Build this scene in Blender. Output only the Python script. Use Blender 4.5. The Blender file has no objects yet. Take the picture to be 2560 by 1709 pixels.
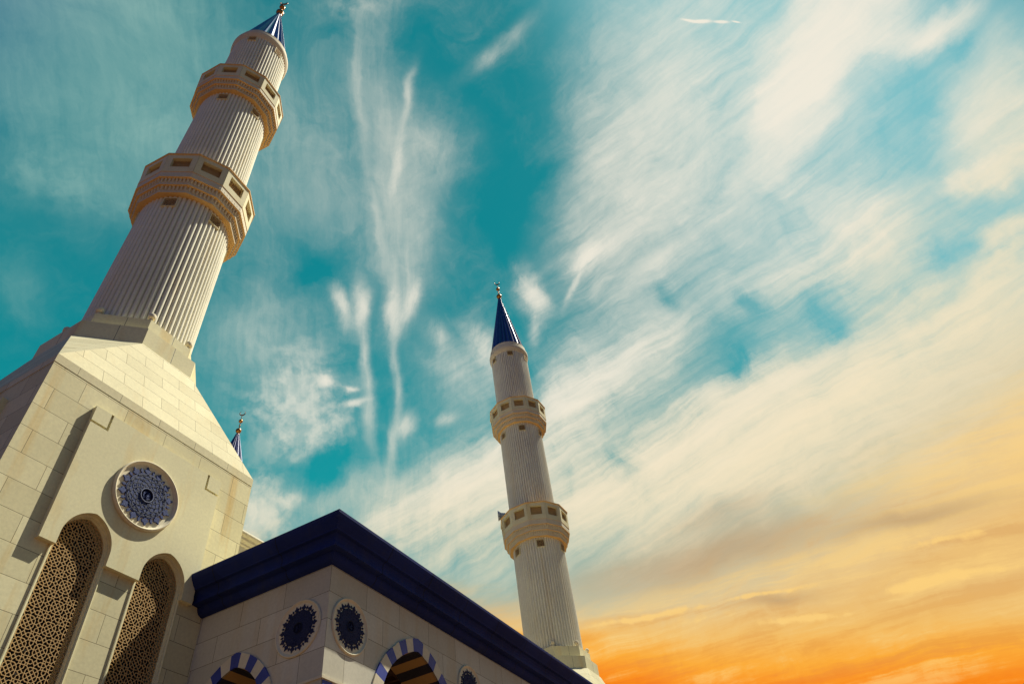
import bpy, bmesh, math, random
from math import sin, cos, pi, sqrt, radians, degrees, atan2
from mathutils import Vector, Matrix
random.seed(7)
scene = bpy.context.scene
COL = scene.collection

# ------------------------------------------------------------------ camera
cam_data = bpy.data.cameras.new('camera')
cam = bpy.data.objects.new('camera', cam_data)
COL.objects.link(cam)
cam_data.sensor_fit = 'HORIZONTAL'
cam_data.sensor_width = 36.0
cam_data.lens = 23.496
cam_data.clip_start = 0.05
cam_data.clip_end = 6000
CX = Vector((0.47988568, -0.87011748, -0.11227336))      # camera right
CY = Vector((-0.60291829, -0.42003983, 0.67827434))      # camera up
CZ = Vector((-0.63733764, -0.25780248, -0.72618084))     # camera back
cam.matrix_world = Matrix(((CX.x, CY.x, CZ.x, -10.486), (CX.y, CY.y, CZ.y, -9.351), (CX.z, CY.z, CZ.z, 1.6), (0, 0, 0, 1)))
scene.camera = cam

# ------------------------------------------------------------------ light and exposure
SUN_DIR = Vector((1.9, -1.0, 3.9)).normalized()          # towards the sun
SUN_EL = math.asin(SUN_DIR.z)
SUN_AZ = atan2(SUN_DIR.y, SUN_DIR.x)
sun_data = bpy.data.lights.new('sun', 'SUN')
sun_data.energy = 5.0
sun_data.angle = radians(0.5)
sun_data.color = (1.0, 0.95, 0.78)
sun = bpy.data.objects.new('sun', sun_data)
sun.rotation_euler = (-SUN_DIR).to_track_quat('-Z', 'Y').to_euler()
COL.objects.link(sun)
scene.view_settings.view_transform = 'Standard'
scene.view_settings.look = 'None'
scene.view_settings.exposure = 0.5
scene.view_settings.gamma = 1.0
scene.view_settings.use_curve_mapping = False

# ------------------------------------------------------------------ sky (world): clear air, sunset glow, cirrus
world = bpy.data.worlds.new('World'); scene.world = world; world.use_nodes = True
wnt = world.node_tree
for n_ in list(wnt.nodes): wnt.nodes.remove(n_)
def W_(t, **kw):
    n = wnt.nodes.new(t)
    for k, v in kw.items(): setattr(n, k, v)
    return n
def W_in(sock, v):
    if hasattr(v, 'is_output'): wnt.links.new(v, sock)
    else: sock.default_value = v
def wm(op, a, b=None, c=None, clamp=False):
    n = W_('ShaderNodeMath', operation=op, use_clamp=clamp)
    for i, v in enumerate((a, b, c)):
        if v is not None: W_in(n.inputs[i], v)
    return n.outputs[0]
def wv(op, a, b=None, c=None):
    n = W_('ShaderNodeVectorMath', operation=op)
    for i, v in enumerate((a, b, c)):
        if v is not None: W_in(n.inputs[i], v)
    return n.outputs['Value'] if op in ('DOT_PRODUCT', 'LENGTH') else n.outputs[0]
def wsm(x, lo, hi, a=0.0, b=1.0, kind='SMOOTHSTEP'):
    n = W_('ShaderNodeMapRange', interpolation_type=kind)
    for i, v in enumerate((x, lo, hi, a, b)): W_in(n.inputs[i], v)
    return n.outputs[0]
def wmix(f, a, b, mode='MIX'):
    n = W_('ShaderNodeMix', data_type='RGBA', blend_type=mode)
    W_in(n.inputs[0], f)
    for s, v in ((n.inputs[6], a), (n.inputs[7], b)):
        W_in(s, (*v, 1) if isinstance(v, tuple) and len(v) == 3 else v)
    return n.outputs[2]
def wnoise(vec, scale, detail, rough, dist=0.0):
    n = W_('ShaderNodeTexNoise'); n.inputs['Scale'].default_value = scale; n.inputs['Detail'].default_value = detail
    n.inputs['Roughness'].default_value = rough; n.inputs['Distortion'].default_value = dist
    W_in(n.inputs['Vector'], vec); return n
def wramp(f, stops):
    n = W_('ShaderNodeValToRGB'); cr = n.color_ramp
    while len(cr.elements) < len(stops): cr.elements.new(.5)
    for e, (p, c) in zip(cr.elements, stops): e.position = p; e.color = (*c, 1)
    W_in(n.inputs[0], f); return n.outputs[0]
def lin(r, g, b):
    f = lambda v: (v / 255 / 12.92) if v / 255 <= .04045 else ((v / 255 + .055) / 1.055) ** 2.4
    return (f(r), f(g), f(b))
def sky_dir(az, el): return Vector((cos(radians(az)) * cos(radians(el)), sin(radians(az)) * cos(radians(el)), sin(radians(el))))

tc = W_('ShaderNodeTexCoord')
D0 = wv('NORMALIZE', tc.outputs['Generated'])
wsep = W_('ShaderNodeSeparateXYZ'); W_in(wsep.inputs[0], D0)
el_ = wm('MULTIPLY', wm('ARCSINE', wsep.outputs[2]), 180 / pi)
az_ = wm('MULTIPLY', wm('ARCTAN2', wsep.outputs[1], wsep.outputs[0]), 180 / pi)
# air turbulence bends every cloud edge
w1 = wnoise(D0, 3.2, 3, .55); w2 = wnoise(D0, 13, 7, .66)
warp = wv('ADD', wv('MULTIPLY', wv('SUBTRACT', w1.outputs['Color'], (.5, .5, .5)), (.16, .16, .16)),
          wv('MULTIPLY', wv('SUBTRACT', w2.outputs['Color'], (.5, .5, .5)), (.055, .055, .055)))
D = wv('ADD', D0, warp)
DL = wv('ADD', D0, wv('MULTIPLY', warp, (.17, .17, .17)))
DS = wv('ADD', D0, wv('MULTIPLY', warp, (.38, .38, .38)))
# clear air
nish = W_('ShaderNodeTexSky', sky_type='NISHITA'); nish.sun_disc = False
nish.sun_elevation = SUN_EL; nish.sun_rotation = pi / 2 - SUN_AZ
nish.air_density = 1.0; nish.dust_density = 0.6; nish.ozone_density = 2.0
clear = wramp(wm('DIVIDE', el_, 90.0), ((0.0, lin(120, 170, 165)), (.28, lin(70, 160, 165)), (.40, lin(4, 150, 156)), (.56, lin(0, 134, 143)), (1.0, lin(0, 120, 131))))
brighter = wsm(az_, 14.0, -30.0)
clear = wmix(wm('MULTIPLY', brighter, .8), clear, lin(112, 194, 204))
leftdark = wsm(az_, 40.0, 75.0)
clear = wmix(wm('MULTIPLY', leftdark, .25), clear, lin(20, 105, 115))
nmix = wv('MULTIPLY', nish.outputs[0], (0.05, 0.13, 0.11))
clear = wmix(.06, clear, nmix)
# the air behind the viewer and overhead is clear and deep
behind = wsm(wm('ABSOLUTE', wm('SUBTRACT', az_, 20.0)), 58.0, 92.0)
clear = wmix(behind, clear, lin(36, 78, 136))
clear = wmix(wsm(wm('ABSOLUTE', wm('ADD', az_, 95.0)), 65.0, 20.0), clear, lin(26, 88, 116))
# streak textures: (azimuth, elevation) of the two ends of the streak direction, scales, contrast
GROUPS = {
    'veil': (38.92, 39.36, 41.7, 70.82, 3.0, 6.0, 0.34, 0.68),
    'haze': (13.54, 46.19, -33.32, 54.85, 3.0, 9.0, 0.34, 0.68),
    'fall': (38.92, 39.36, 40.9, 67.68, 2.4, 30.0, 0.38, 0.66),
    'fan': (32.32, 30.45, -21.4, 40.05, 2.2, 20.0, 0.34, 0.66),
    'high': (-15.19, 49.95, -40.44, 48.66, 2.4, 16.0, 0.34, 0.66),
    'low': (18.24, 20.66, -12.98, 19.1, 2.0, 22.0, 0.36, 0.62),
    'puff': (50.74, 42.04, 41.59, 42.87, 11.0, 17.0, 0.38, 0.64),
    'tuft': (18.58, 47.8, 14.75, 51.79, 7.0, 26.0, 0.34, 0.66)}
# clouds: texture, ends of the long axis (azimuth, elevation, azimuth, elevation), half width in degrees, density, solid core
CLOUDS = [
    ('veil', 89.69, 58.48, 63.38, 56.64, 8.69, 0.52, 0.1),
    ('veil', 95.13, 59.59, 77.31, 66.01, 4.75, 0.35, 0.1),
    ('puff', 81.7, 50.67, 72.05, 51.19, 2.34, 0.3, 0.0),
    ('veil', 61.74, 64.89, 44.1, 58.25, 5.06, 0.42, 0.1),
    ('veil', 72.48, 41.45, 76.46, 43.9, 1.72, 0.22, 0.0),
    ('veil', 57.42, 44.45, 50.92, 49.18, 4.29, 0.34, 0.1),
    ('puff', 53.55, 45.17, 43.89, 45.27, 2.04, 0.35, 0.0),
    ('veil', 39.85, 66.76, 34.71, 53.33, 3.75, 0.55, 0.3),
    ('tuft', 37.8, 63.52, 26.1, 62.82, 2.66, 0.42, 0.0),
    ('fall', 47.69, 74.66, 41.74, 58.44, 0.4, 0.28, 0.0),
    ('fall', 41.89, 61.58, 38.28, 52.52, 0.42, 0.3, 0.0),
    ('fall', 42.72, 73.81, 38.97, 60.36, 1.7, 0.3, 0.0),
    ('tuft', 33.01, 69.07, 36.11, 64.25, 0.45, 0.6, 0.0),
    ('tuft', 36.12, 64.59, 37.98, 58.65, 0.49, 0.65, 0.0),
    ('fall', 38.62, 56.84, 37.45, 48.14, 2.53, 0.42, 0.0),
    ('tuft', 22.91, 68.38, 5.14, 71.04, 0.89, 0.4, 0.0),
    ('tuft', 20.06, 69.19, 13.95, 69.33, 0.9, 0.45, 0.0),
    ('puff', 55.76, 71.96, 39.14, 73.38, 1.94, 0.35, 0.0),
    ('tuft', -19.63, 64.05, -20.94, 63.14, 0.08, 6.0, 0.0),
    ('tuft', -20.51, 63.4, -22.16, 62.58, 0.11, 7.0, 0.3),
    ('tuft', -22.77, 62.2, -23.9, 61.5, 0.09, 6.0, 0.2),
    ('tuft', -24.47, 61.25, -25.01, 60.77, 0.06, 5.0, 0.0),
    ('tuft', 44.94, 52.07, 43.54, 48.75, 0.63, 1.3, 0.1),
    ('tuft', 42.06, 52.31, 41.66, 48.33, 0.71, 1.5, 0.1),
    ('fall', 41.28, 48.72, 40.13, 42.76, 0.46, 1.1, 0.0),
    ('fall', 40.26, 43.66, 39.16, 38.28, 0.6, 0.6, 0.0),
    ('tuft', 38.24, 51.97, 37.43, 47.78, 0.8, 1.3, 0.1),
    ('tuft', 34.42, 52.23, 36.38, 48.9, 0.87, 1.2, 0.0),
    ('fall', 37.41, 47.41, 36.61, 40.83, 0.4, 0.85, 0.0),
    ('fall', 36.63, 41.56, 37.24, 36.52, 0.54, 0.55, 0.0),
    ('tuft', 36.15, 39.38, 35.22, 40.82, 0.87, 0.95, 0.0),
    ('tuft', 32.59, 40.4, 30.4, 40.67, 0.59, 0.6, 0.0),
    ('tuft', 27.66, 47.21, 25.33, 43.29, 1.79, 0.95, 0.0),
    ('tuft', 33.06, 48.72, 30.98, 46.63, 1.26, 0.5, 0.0),
    ('veil', 33.69, 45.21, 26.91, 41.18, 3.34, 0.55, 0.0),
    ('tuft', 16.77, 51.35, 16.62, 48.19, 1.49, 2.4, 0.5),
    ('fall', 17.92, 48.09, 19.34, 45.62, 0.67, 0.7, 0.0),
    ('tuft', 10.85, 51.53, 6.47, 52.1, 0.87, 2.0, 0.35),
    ('tuft', 10.05, 51.28, 13.74, 48.35, 0.33, 0.9, 0.0),
    ('tuft', 6.71, 48.16, -1.91, 49.94, 0.78, 0.6, 0.0),
    ('puff', 52.61, 42.31, 43.57, 43.3, 1.62, 0.95, 0.1),
    ('puff', 53.8, 40.55, 44.11, 40.75, 2.01, 0.85, 0.0),
    ('puff', 51.48, 38.45, 41.68, 39.63, 1.52, 0.7, 0.0),
    ('puff', 45.14, 43.5, 43.67, 43.33, 0.62, 1.2, 0.1),
    ('puff', 42.4, 43.19, 41.34, 43.18, 0.32, 1.2, 0.1),
    ('puff', 42.62, 41.59, 40.07, 42.07, 0.42, 1.2, 0.1),
    ('puff', 50.56, 34.98, 47.42, 32.25, 2.27, 1.7, 0.5),
    ('puff', 47.0, 34.11, 45.21, 34.23, 0.73, 1.1, 0.0),
    ('veil', 44.05, 34.63, 36.51, 35.63, 2.1, 0.55, 0.0),
    ('haze', 0.32, 60.91, 6.36, 46.1, 4.07, 1.04, 0.55),
    ('haze', -16.32, 65.72, -1.91, 49.94, 5.63, 1.09, 0.5),
    ('haze', -29.13, 62.54, -8.2, 44.99, 5.54, 0.87, 0.4),
    ('haze', -19.38, 47.49, -18.0, 36.5, 6.22, 1.23, 0.3),
    ('puff', -18.91, 45.6, -18.65, 41.46, 2.29, 0.8, 0.0),
    ('haze', -36.86, 46.57, -30.54, 38.68, 3.43, 1.09, 0.3),
    ('high', -19.09, 53.45, -32.72, 58.65, 1.84, 3.6, 0.75),
    ('high', -26.21, 55.25, -37.15, 55.32, 3.18, 2.8, 0.5),
    ('high', -20.03, 52.43, -25.46, 54.35, 1.79, 1.2, 0.2),
    ('high', -31.43, 53.46, -40.59, 48.45, 1.53, 1.6, 0.1),
    ('high', -16.17, 50.93, -27.87, 51.28, 0.72, 1.0, 0.0),
    ('high', -33.31, 50.85, -39.67, 48.69, 0.51, 0.9, 0.0),
    ('puff', -28.66, 41.34, -33.37, 39.96, 1.41, 1.6, 0.2),
    ('puff', -25.95, 42.53, -29.29, 40.76, 0.86, 1.0, 0.0),
    ('puff', -24.82, 37.54, -28.58, 36.98, 1.19, 1.3, 0.1),
    ('puff', -21.73, 36.08, -27.15, 35.66, 1.09, 1.2, 0.1),
    ('veil', -36.56, 44.79, -33.09, 40.74, 2.06, 0.8, 0.2),
    ('fan', 38.83, 31.33, 25.2, 36.6, 3.07, 2.4, 0.4),
    ('fan', 26.71, 35.66, 6.85, 43.1, 2.57, 2.2, 0.35),
    ('fan', 10.45, 42.06, 1.68, 44.73, 1.78, 0.9, 0.0),
    ('fan', -0.52, 44.79, -17.1, 42.84, 2.85, 0.7, 0.0),
    ('fan', 32.33, 30.11, 9.26, 35.68, 3.98, 1.7, 0.3),
    ('fan', 19.65, 33.52, -7.13, 36.8, 2.24, 1.9, 0.2),
    ('fan', 10.21, 33.31, -24.17, 32.72, 4.34, 2.4, 0.35),
    ('fan', 18.0, 29.17, -21.17, 29.47, 4.2, 2.3, 0.35),
    ('fan', -13.77, 36.55, -25.75, 34.32, 1.8, 1.0, 0.0)]
# gaps of clear air, grey-brown bands and gilded streaks of the sunset side
GAPS = [
    (-13.83, 49.81, -12.55, 46.23, 3.42, 0.4),
    (-38.39, 47.97, -36.55, 47.5, 1.09, 0.8),
    (-32.9, 46.86, -30.6, 46.16, 1.9, 0.75),
    (-23.56, 39.35, -21.67, 39.44, 1.57, 0.8),
    (-6.96, 39.47, -10.54, 39.81, 2.17, 0.9),
    (-1.96, 39.91, 5.04, 38.71, 2.71, 0.95),
    (-4.95, 43.53, -2.64, 43.22, 1.5, 0.7),
    (0.92, 46.87, 2.91, 46.3, 1.41, 0.7),
    (14.92, 35.25, 12.06, 35.58, 2.15, 0.45),
    (47.28, 54.71, 48.86, 53.08, 2.76, 0.9),
    (45.58, 37.12, 41.92, 37.85, 1.89, 1.2),
    (48.96, 53.42, 48.99, 51.62, 2.05, 0.6),
    (42.35, 46.46, 41.77, 44.32, 1.2, 0.5),
    (33.53, 71.72, 30.0, 70.81, 2.02, 0.7),
    (51.28, 70.21, 48.81, 69.3, 0.85, 0.5),
    (38.89, 45.9, 38.52, 41.9, 0.61, 0.5),
    (17.57, 63.94, 19.69, 51.74, 4.02, 1.5),
    (16.11, 71.78, 17.57, 63.94, 2.43, 0.6)]
DUSK = [
    (21.54, 26.15, -5.55, 24.91, 1.95, 0.95),
    (-1.59, 24.29, -15.56, 22.61, 0.9, 0.6),
    (11.94, 28.69, -0.14, 28.55, 1.32, 0.35),
    (6.82, 21.97, 0.28, 20.84, 0.67, 0.8)]
GOLD = [
    (20.17, 22.98, 8.77, 22.59, 0.4, 1.3),
    (9.49, 22.63, -0.11, 21.57, 0.28, 1.0),
    (-1.21, 20.05, -11.02, 18.75, 0.42, 1.1),
    (7.42, 20.57, -1.91, 19.05, 0.38, 1.0),
    (-5.57, 22.11, -14.16, 20.73, 0.51, 0.9),
    (-6.42, 19.78, -12.65, 18.64, 0.35, 0.7),
    (15.9, 22.46, 3.81, 20.73, 0.51, 0.4)]
def axis_frame(a0, e0, a1, e1):
    P, Q = sky_dir(a0, e0), sky_dir(a1, e1)
    c = (P + Q).normalized(); t = (Q - P); t = (t - c * t.dot(c)); half = t.length / 2; t.normalize(); n = c.cross(t)
    return c, t, n, half
def envelope(a0, e0, a1, e1, w, amp, inner=0.0, src=None):
    """soft elongated patch between two directions of the sky"""
    c, t, n, half = axis_frame(a0, e0, a1, e1)
    wr = math.sin(radians(w)); half = max(half + wr * .5, wr)
    src = src or (D if w > 1.3 else DS if w > .3 else D0)
    u = wv('DOT_PRODUCT', src, tuple(t / half)); v = wv('DOT_PRODUCT', src, tuple(n / wr))
    r2 = wm('ADD', wm('MULTIPLY', u, u), wm('MULTIPLY', v, v))
    return wm('MULTIPLY', wm('POWER', 2.718, wm('MULTIPLY', r2, -1.9 + 1.1 * inner)), amp)
def summed(vals):
    s = vals[0]
    for v in vals[1:]: s = wm('ADD', s, v)
    return s
soft_n = wnoise(D, 5.0, 5, .6).outputs[0]
wisp_n = wnoise(D, 15.0, 10, .68, .6).outputs[0]          # fine broken fibres
wisp = wsm(wisp_n, .30, .70, 0.0, 1.0, 'LINEAR')
lump_n = wnoise(DS, 42.0, 6, .55).outputs[0]             # small lumps of the broken puffs
lump = wsm(lump_n, .36, .66)
gtex = {}
for gk, (a0, e0, a1, e1, sl, sa, lo, hi) in GROUPS.items():
    c, t, n, half = axis_frame(a0, e0, a1, e1)
    cmb = W_('ShaderNodeCombineXYZ')
    W_in(cmb.inputs[0], wv('DOT_PRODUCT', DS, tuple(t * sl))); W_in(cmb.inputs[1], wv('DOT_PRODUCT', DS, tuple(n * sa)))
    cmb.inputs[2].default_value = sl * 1.7 + sa * .31
    if gk == 'low':     # the low bands lie almost straight
        W_in(cmb.inputs[0], wv('DOT_PRODUCT', DL, tuple(t * sl))); W_in(cmb.inputs[1], wv('DOT_PRODUCT', DL, tuple(n * sa)))
    tx = wnoise(cmb.outputs[0], 1.0, 10, .68, .4).outputs[0]
    tx = wsm(tx, lo, hi, 0.0, 1.0, 'LINEAR')
    mixw = {'veil': .40, 'haze': .30, 'puff': .35, 'tuft': .45, 'fall': .35, 'fan': .35, 'high': .40, 'low': .3}[gk]
    tx = wm('ADD', wm('MULTIPLY', tx, 1 - mixw), wm('MULTIPLY', wisp, mixw))
    if gk == 'puff': tx = wm('ADD', wm('MULTIPLY', tx, .45), wm('MULTIPLY', lump, .55))
    gtex[gk] = tx
dens = {}
for (gk, a0, e0, a1, e1, w, amp, inner) in CLOUDS:
    dens.setdefault(gk, []).append(envelope(a0, e0, a1, e1, w, amp, inner))
total = None
for gk, vals in dens.items():
    env = summed(vals)
    if gk in ('puff', 'tuft', 'fall'):
        # the texture eats into the patch from its edge, so it ends in fibres instead of a blur
        k = {'puff': 1.6, 'tuft': 1.6, 'fall': 1.0}[gk]
        s = wm('ADD', env, wm('MULTIPLY', wm('SUBTRACT', gtex[gk], .55), wm('MULTIPLY', wm('MINIMUM', env, .8), k)))
        s = wm('MULTIPLY', wm('MAXIMUM', s, 0.0), 1.1)
    else:
        lo_, hi_ = {'veil': (.40, 1.45), 'haze': (.45, 1.5), 'fan': (.26, 1.60), 'high': (.5, 1.5)}[gk]
        s = wm('MULTIPLY', env, wsm(gtex[gk], .12, .92, lo_, hi_, 'LINEAR'))
    total = s if total is None else wm('ADD', total, s)
DG = wv('ADD', D0, wv('MULTIPLY', warp, (1.15, 1.15, 1.15)))
gaps = summed([envelope(*g, src=DG) for g in GAPS])
gaps = wm('MULTIPLY', gaps, wsm(wisp, 0.0, 1.0, 1.25, .75, 'LINEAR'))
thin = wm('MULTIPLY', wm('MULTIPLY', wsm(wm('ADD', wm('MULTIPLY', soft_n, .6), wm('MULTIPLY', wisp_n, .4)), .42, .72), .16), wm('SUBTRACT', 1.0, behind))
total = wm('MULTIPLY', wm('ADD', total, thin), wm('MAXIMUM', wm('SUBTRACT', 1.0, gaps), 0.06))
total = wm('SUBTRACT', 1.0, wm('POWER', 2.718, wm('MULTIPLY', total, -.95)), clamp=True)
# fine ice fibres: upright on the left, fanned on the right
def fibres(k, sl, sa, off):
    a0, e0, a1, e1 = GROUPS[k][:4]
    c, t, n, half = axis_frame(a0, e0, a1, e1)
    cmb = W_('ShaderNodeCombineXYZ')
    W_in(cmb.inputs[0], wv('DOT_PRODUCT', DF, tuple(t * sl))); W_in(cmb.inputs[1], wv('DOT_PRODUCT', DF, tuple(n * sa))); cmb.inputs[2].default_value = off
    return wnoise(cmb.outputs[0], 1.0, 5, .65, .25).outputs[0]
DF = wv('ADD', D0, wv('MULTIPLY', warp, (.36, .36, .36)))
fib = wmix(wsm(az_, 42.0, 22.0), fibres('fall', 10.0, 85.0, 3.1), fibres('fan', 7.0, 78.0, 7.7))
fibv = wsm(fib, .28, .72, -1.0, 1.0, 'LINEAR')
edge = wm('MULTIPLY', wm('MULTIPLY', total, wm('SUBTRACT', 1.0, total)), wm('MULTIPLY', wsm(az_, 48.0, 18.0, .32, .62), wsm(soft_n, .38, .66, .25, 1.0)))
total = wm('ADD', total, wm('MULTIPLY', fibv, wm('ADD', edge, wm('MULTIPLY', total, .05))), clamp=True)
# cloud colour: white-grey high up, cream lower
ep_w = wm('ADD', el_, wm('MULTIPLY', az_, .12))
ep_w = wm('ADD', ep_w, wm('MULTIPLY', wm('SUBTRACT', gtex['fan'], .5), 3.0))
cl_hi = wmix(leftdark, lin(240, 234, 218), lin(168, 202, 190))
ccol = wmix(wsm(ep_w, 48.0, 28.0), cl_hi, lin(242, 226, 190))
col = wmix(total, clear, ccol)
# warm haze under the fan, then the glow along the horizon
sunset_side = wsm(wm('ABSOLUTE', wm('SUBTRACT', az_, 8.0)), 60.0, 30.0)
warm = wramp(wm('DIVIDE', ep_w, 40.0), ((.48, lin(246, 192, 106)), (.57, lin(244, 202, 132)), (.66, lin(232, 206, 158)), (.76, lin(216, 202, 170)), (.86, lin(226, 214, 186))))
col = wmix(wm('MULTIPLY', wsm(ep_w, 33.0, 22.5, 0.0, .88), sunset_side), col, warm)
ep_o = wm('SUBTRACT', el_, wm('MULTIPLY', az_, .22))
ep_o = wm('ADD', ep_o, wm('ADD', wm('MULTIPLY', wm('SUBTRACT', soft_n, .5), 2.2), wm('MULTIPLY', wm('SUBTRACT', gtex['low'], .5), 2.2)))
glow = wramp(wm('DIVIDE', ep_o, 40.0), ((.10, lin(226, 150, 84)), (.22, lin(226, 92, 14)), (.33, lin(236, 106, 20)), (.365, lin(250, 138, 28)), (.41, lin(252, 172, 58)), (.46, lin(247, 190, 96)), (.54, lin(240, 190, 110))))
col = wmix(wm('MULTIPLY', wsm(ep_o, 21.5, 16.5), sunset_side), col, glow)
zone = wm('MULTIPLY', wm('MULTIPLY', wsm(ep_o, 13.0, 16.5), wsm(ep_w, 29.0, 23.0)), sunset_side)
col = wmix(wm('MULTIPLY', wsm(gtex['low'], .48, .85), wm('MULTIPLY', zone, .45)), col, lin(255, 214, 132))
col = wmix(wm('MULTIPLY', wsm(gtex['low'], .50, .15), wm('MULTIPLY', zone, .30)), col, lin(206, 146, 88))
dk = wm('MULTIPLY', summed([envelope(*g, src=DS) for g in DUSK]), wsm(gtex['low'], 0.1, .9, .6, 1.1))
col = wmix(wm('MINIMUM', dk, .9), col, lin(184, 152, 114))
gd_env = summed([envelope(*g, src=DL) for g in GOLD])
gd = wm('MULTIPLY', wsm(wm('ADD', wm('ADD', gd_env, wm('MULTIPLY', wm('SUBTRACT', lump, .6), .55)), wm('MULTIPLY', wm('SUBTRACT', gtex['low'], .5), .55)), .2, 1.0), wsm(gd_env, 0.0, .2))
col = wmix(wm('MINIMUM', wm('MULTIPLY', gd, .8), .75), col, lin(254, 210, 126))
bg = W_('ShaderNodeBackground'); W_in(bg.inputs[0], wv('MULTIPLY', col, (7.07, 7.07, 7.07))); bg.inputs[1].default_value = 0.1
wo = W_('ShaderNodeOutputWorld'); wnt.links.new(bg.outputs[0], wo.inputs[0])
world.cycles.sampling_method = 'MANUAL'; world.cycles.sample_map_resolution = 512
scene.cycles.max_bounces = 6; scene.cycles.diffuse_bounces = 3; scene.cycles.glossy_bounces = 3


# ------------------------------------------------------------------ materials
def new_mat(name):
    m = bpy.data.materials.new(name)
    m.use_nodes = True
    nt = m.node_tree
    return m, nt, nt.nodes['Principled BSDF']

def N(nt, t, **kw):
    n = nt.nodes.new(t)
    for k, v in kw.items():
        if k in n.inputs.keys() if isinstance(k, str) else False:
            n.inputs[k].default_value = v
        else:
            setattr(n, k, v)
    return n

def mixc(nt, fac, a, b, mode='MIX'):
    n = nt.nodes.new('ShaderNodeMix'); n.data_type = 'RGBA'; n.blend_type = mode
    for sock, val in ((n.inputs[0], fac), (n.inputs[6], a), (n.inputs[7], b)):
        if hasattr(val, 'is_output'): nt.links.new(val, sock)
        elif isinstance(val, (int, float)): sock.default_value = val
        else: sock.default_value = (*val, 1) if len(val) == 3 else val
    return n.outputs[2]

def mth(nt, op, a, b=None, c=None, clamp=False):
    n = nt.nodes.new('ShaderNodeMath'); n.operation = op; n.use_clamp = clamp
    for i, v in enumerate((a, b, c)):
        if v is None: continue
        if hasattr(v, 'is_output'): nt.links.new(v, n.inputs[i])
        else: n.inputs[i].default_value = v
    return n.outputs[0]

def ramp(nt, fac, stops, interp='LINEAR'):
    n = nt.nodes.new('ShaderNodeValToRGB'); n.color_ramp.interpolation = interp
    cr = n.color_ramp
    while len(cr.elements) < len(stops): cr.elements.new(0.5)
    for e, (p, c) in zip(cr.elements, stops):
        e.position = p; e.color = (*c, 1) if len(c) == 3 else c
    nt.links.new(fac, n.inputs[0])
    return n

def noise(nt, vec, scale, detail=4, rough=0.55, dist=0.0):
    n = nt.nodes.new('ShaderNodeTexNoise')
    n.inputs['Scale'].default_value = scale; n.inputs['Detail'].default_value = detail
    n.inputs['Roughness'].default_value = rough; n.inputs['Distortion'].default_value = dist
    nt.links.new(vec, n.inputs['Vector'])
    return n

def mapping(nt, vec, scale=(1, 1, 1), loc=(0, 0, 0)):
    n = nt.nodes.new('ShaderNodeMapping')
    n.inputs['Scale'].default_value = scale; n.inputs['Location'].default_value = loc
    nt.links.new(vec, n.inputs['Vector'])
    return n.outputs[0]

STONE = (0.745, 0.685, 0.435)

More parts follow.
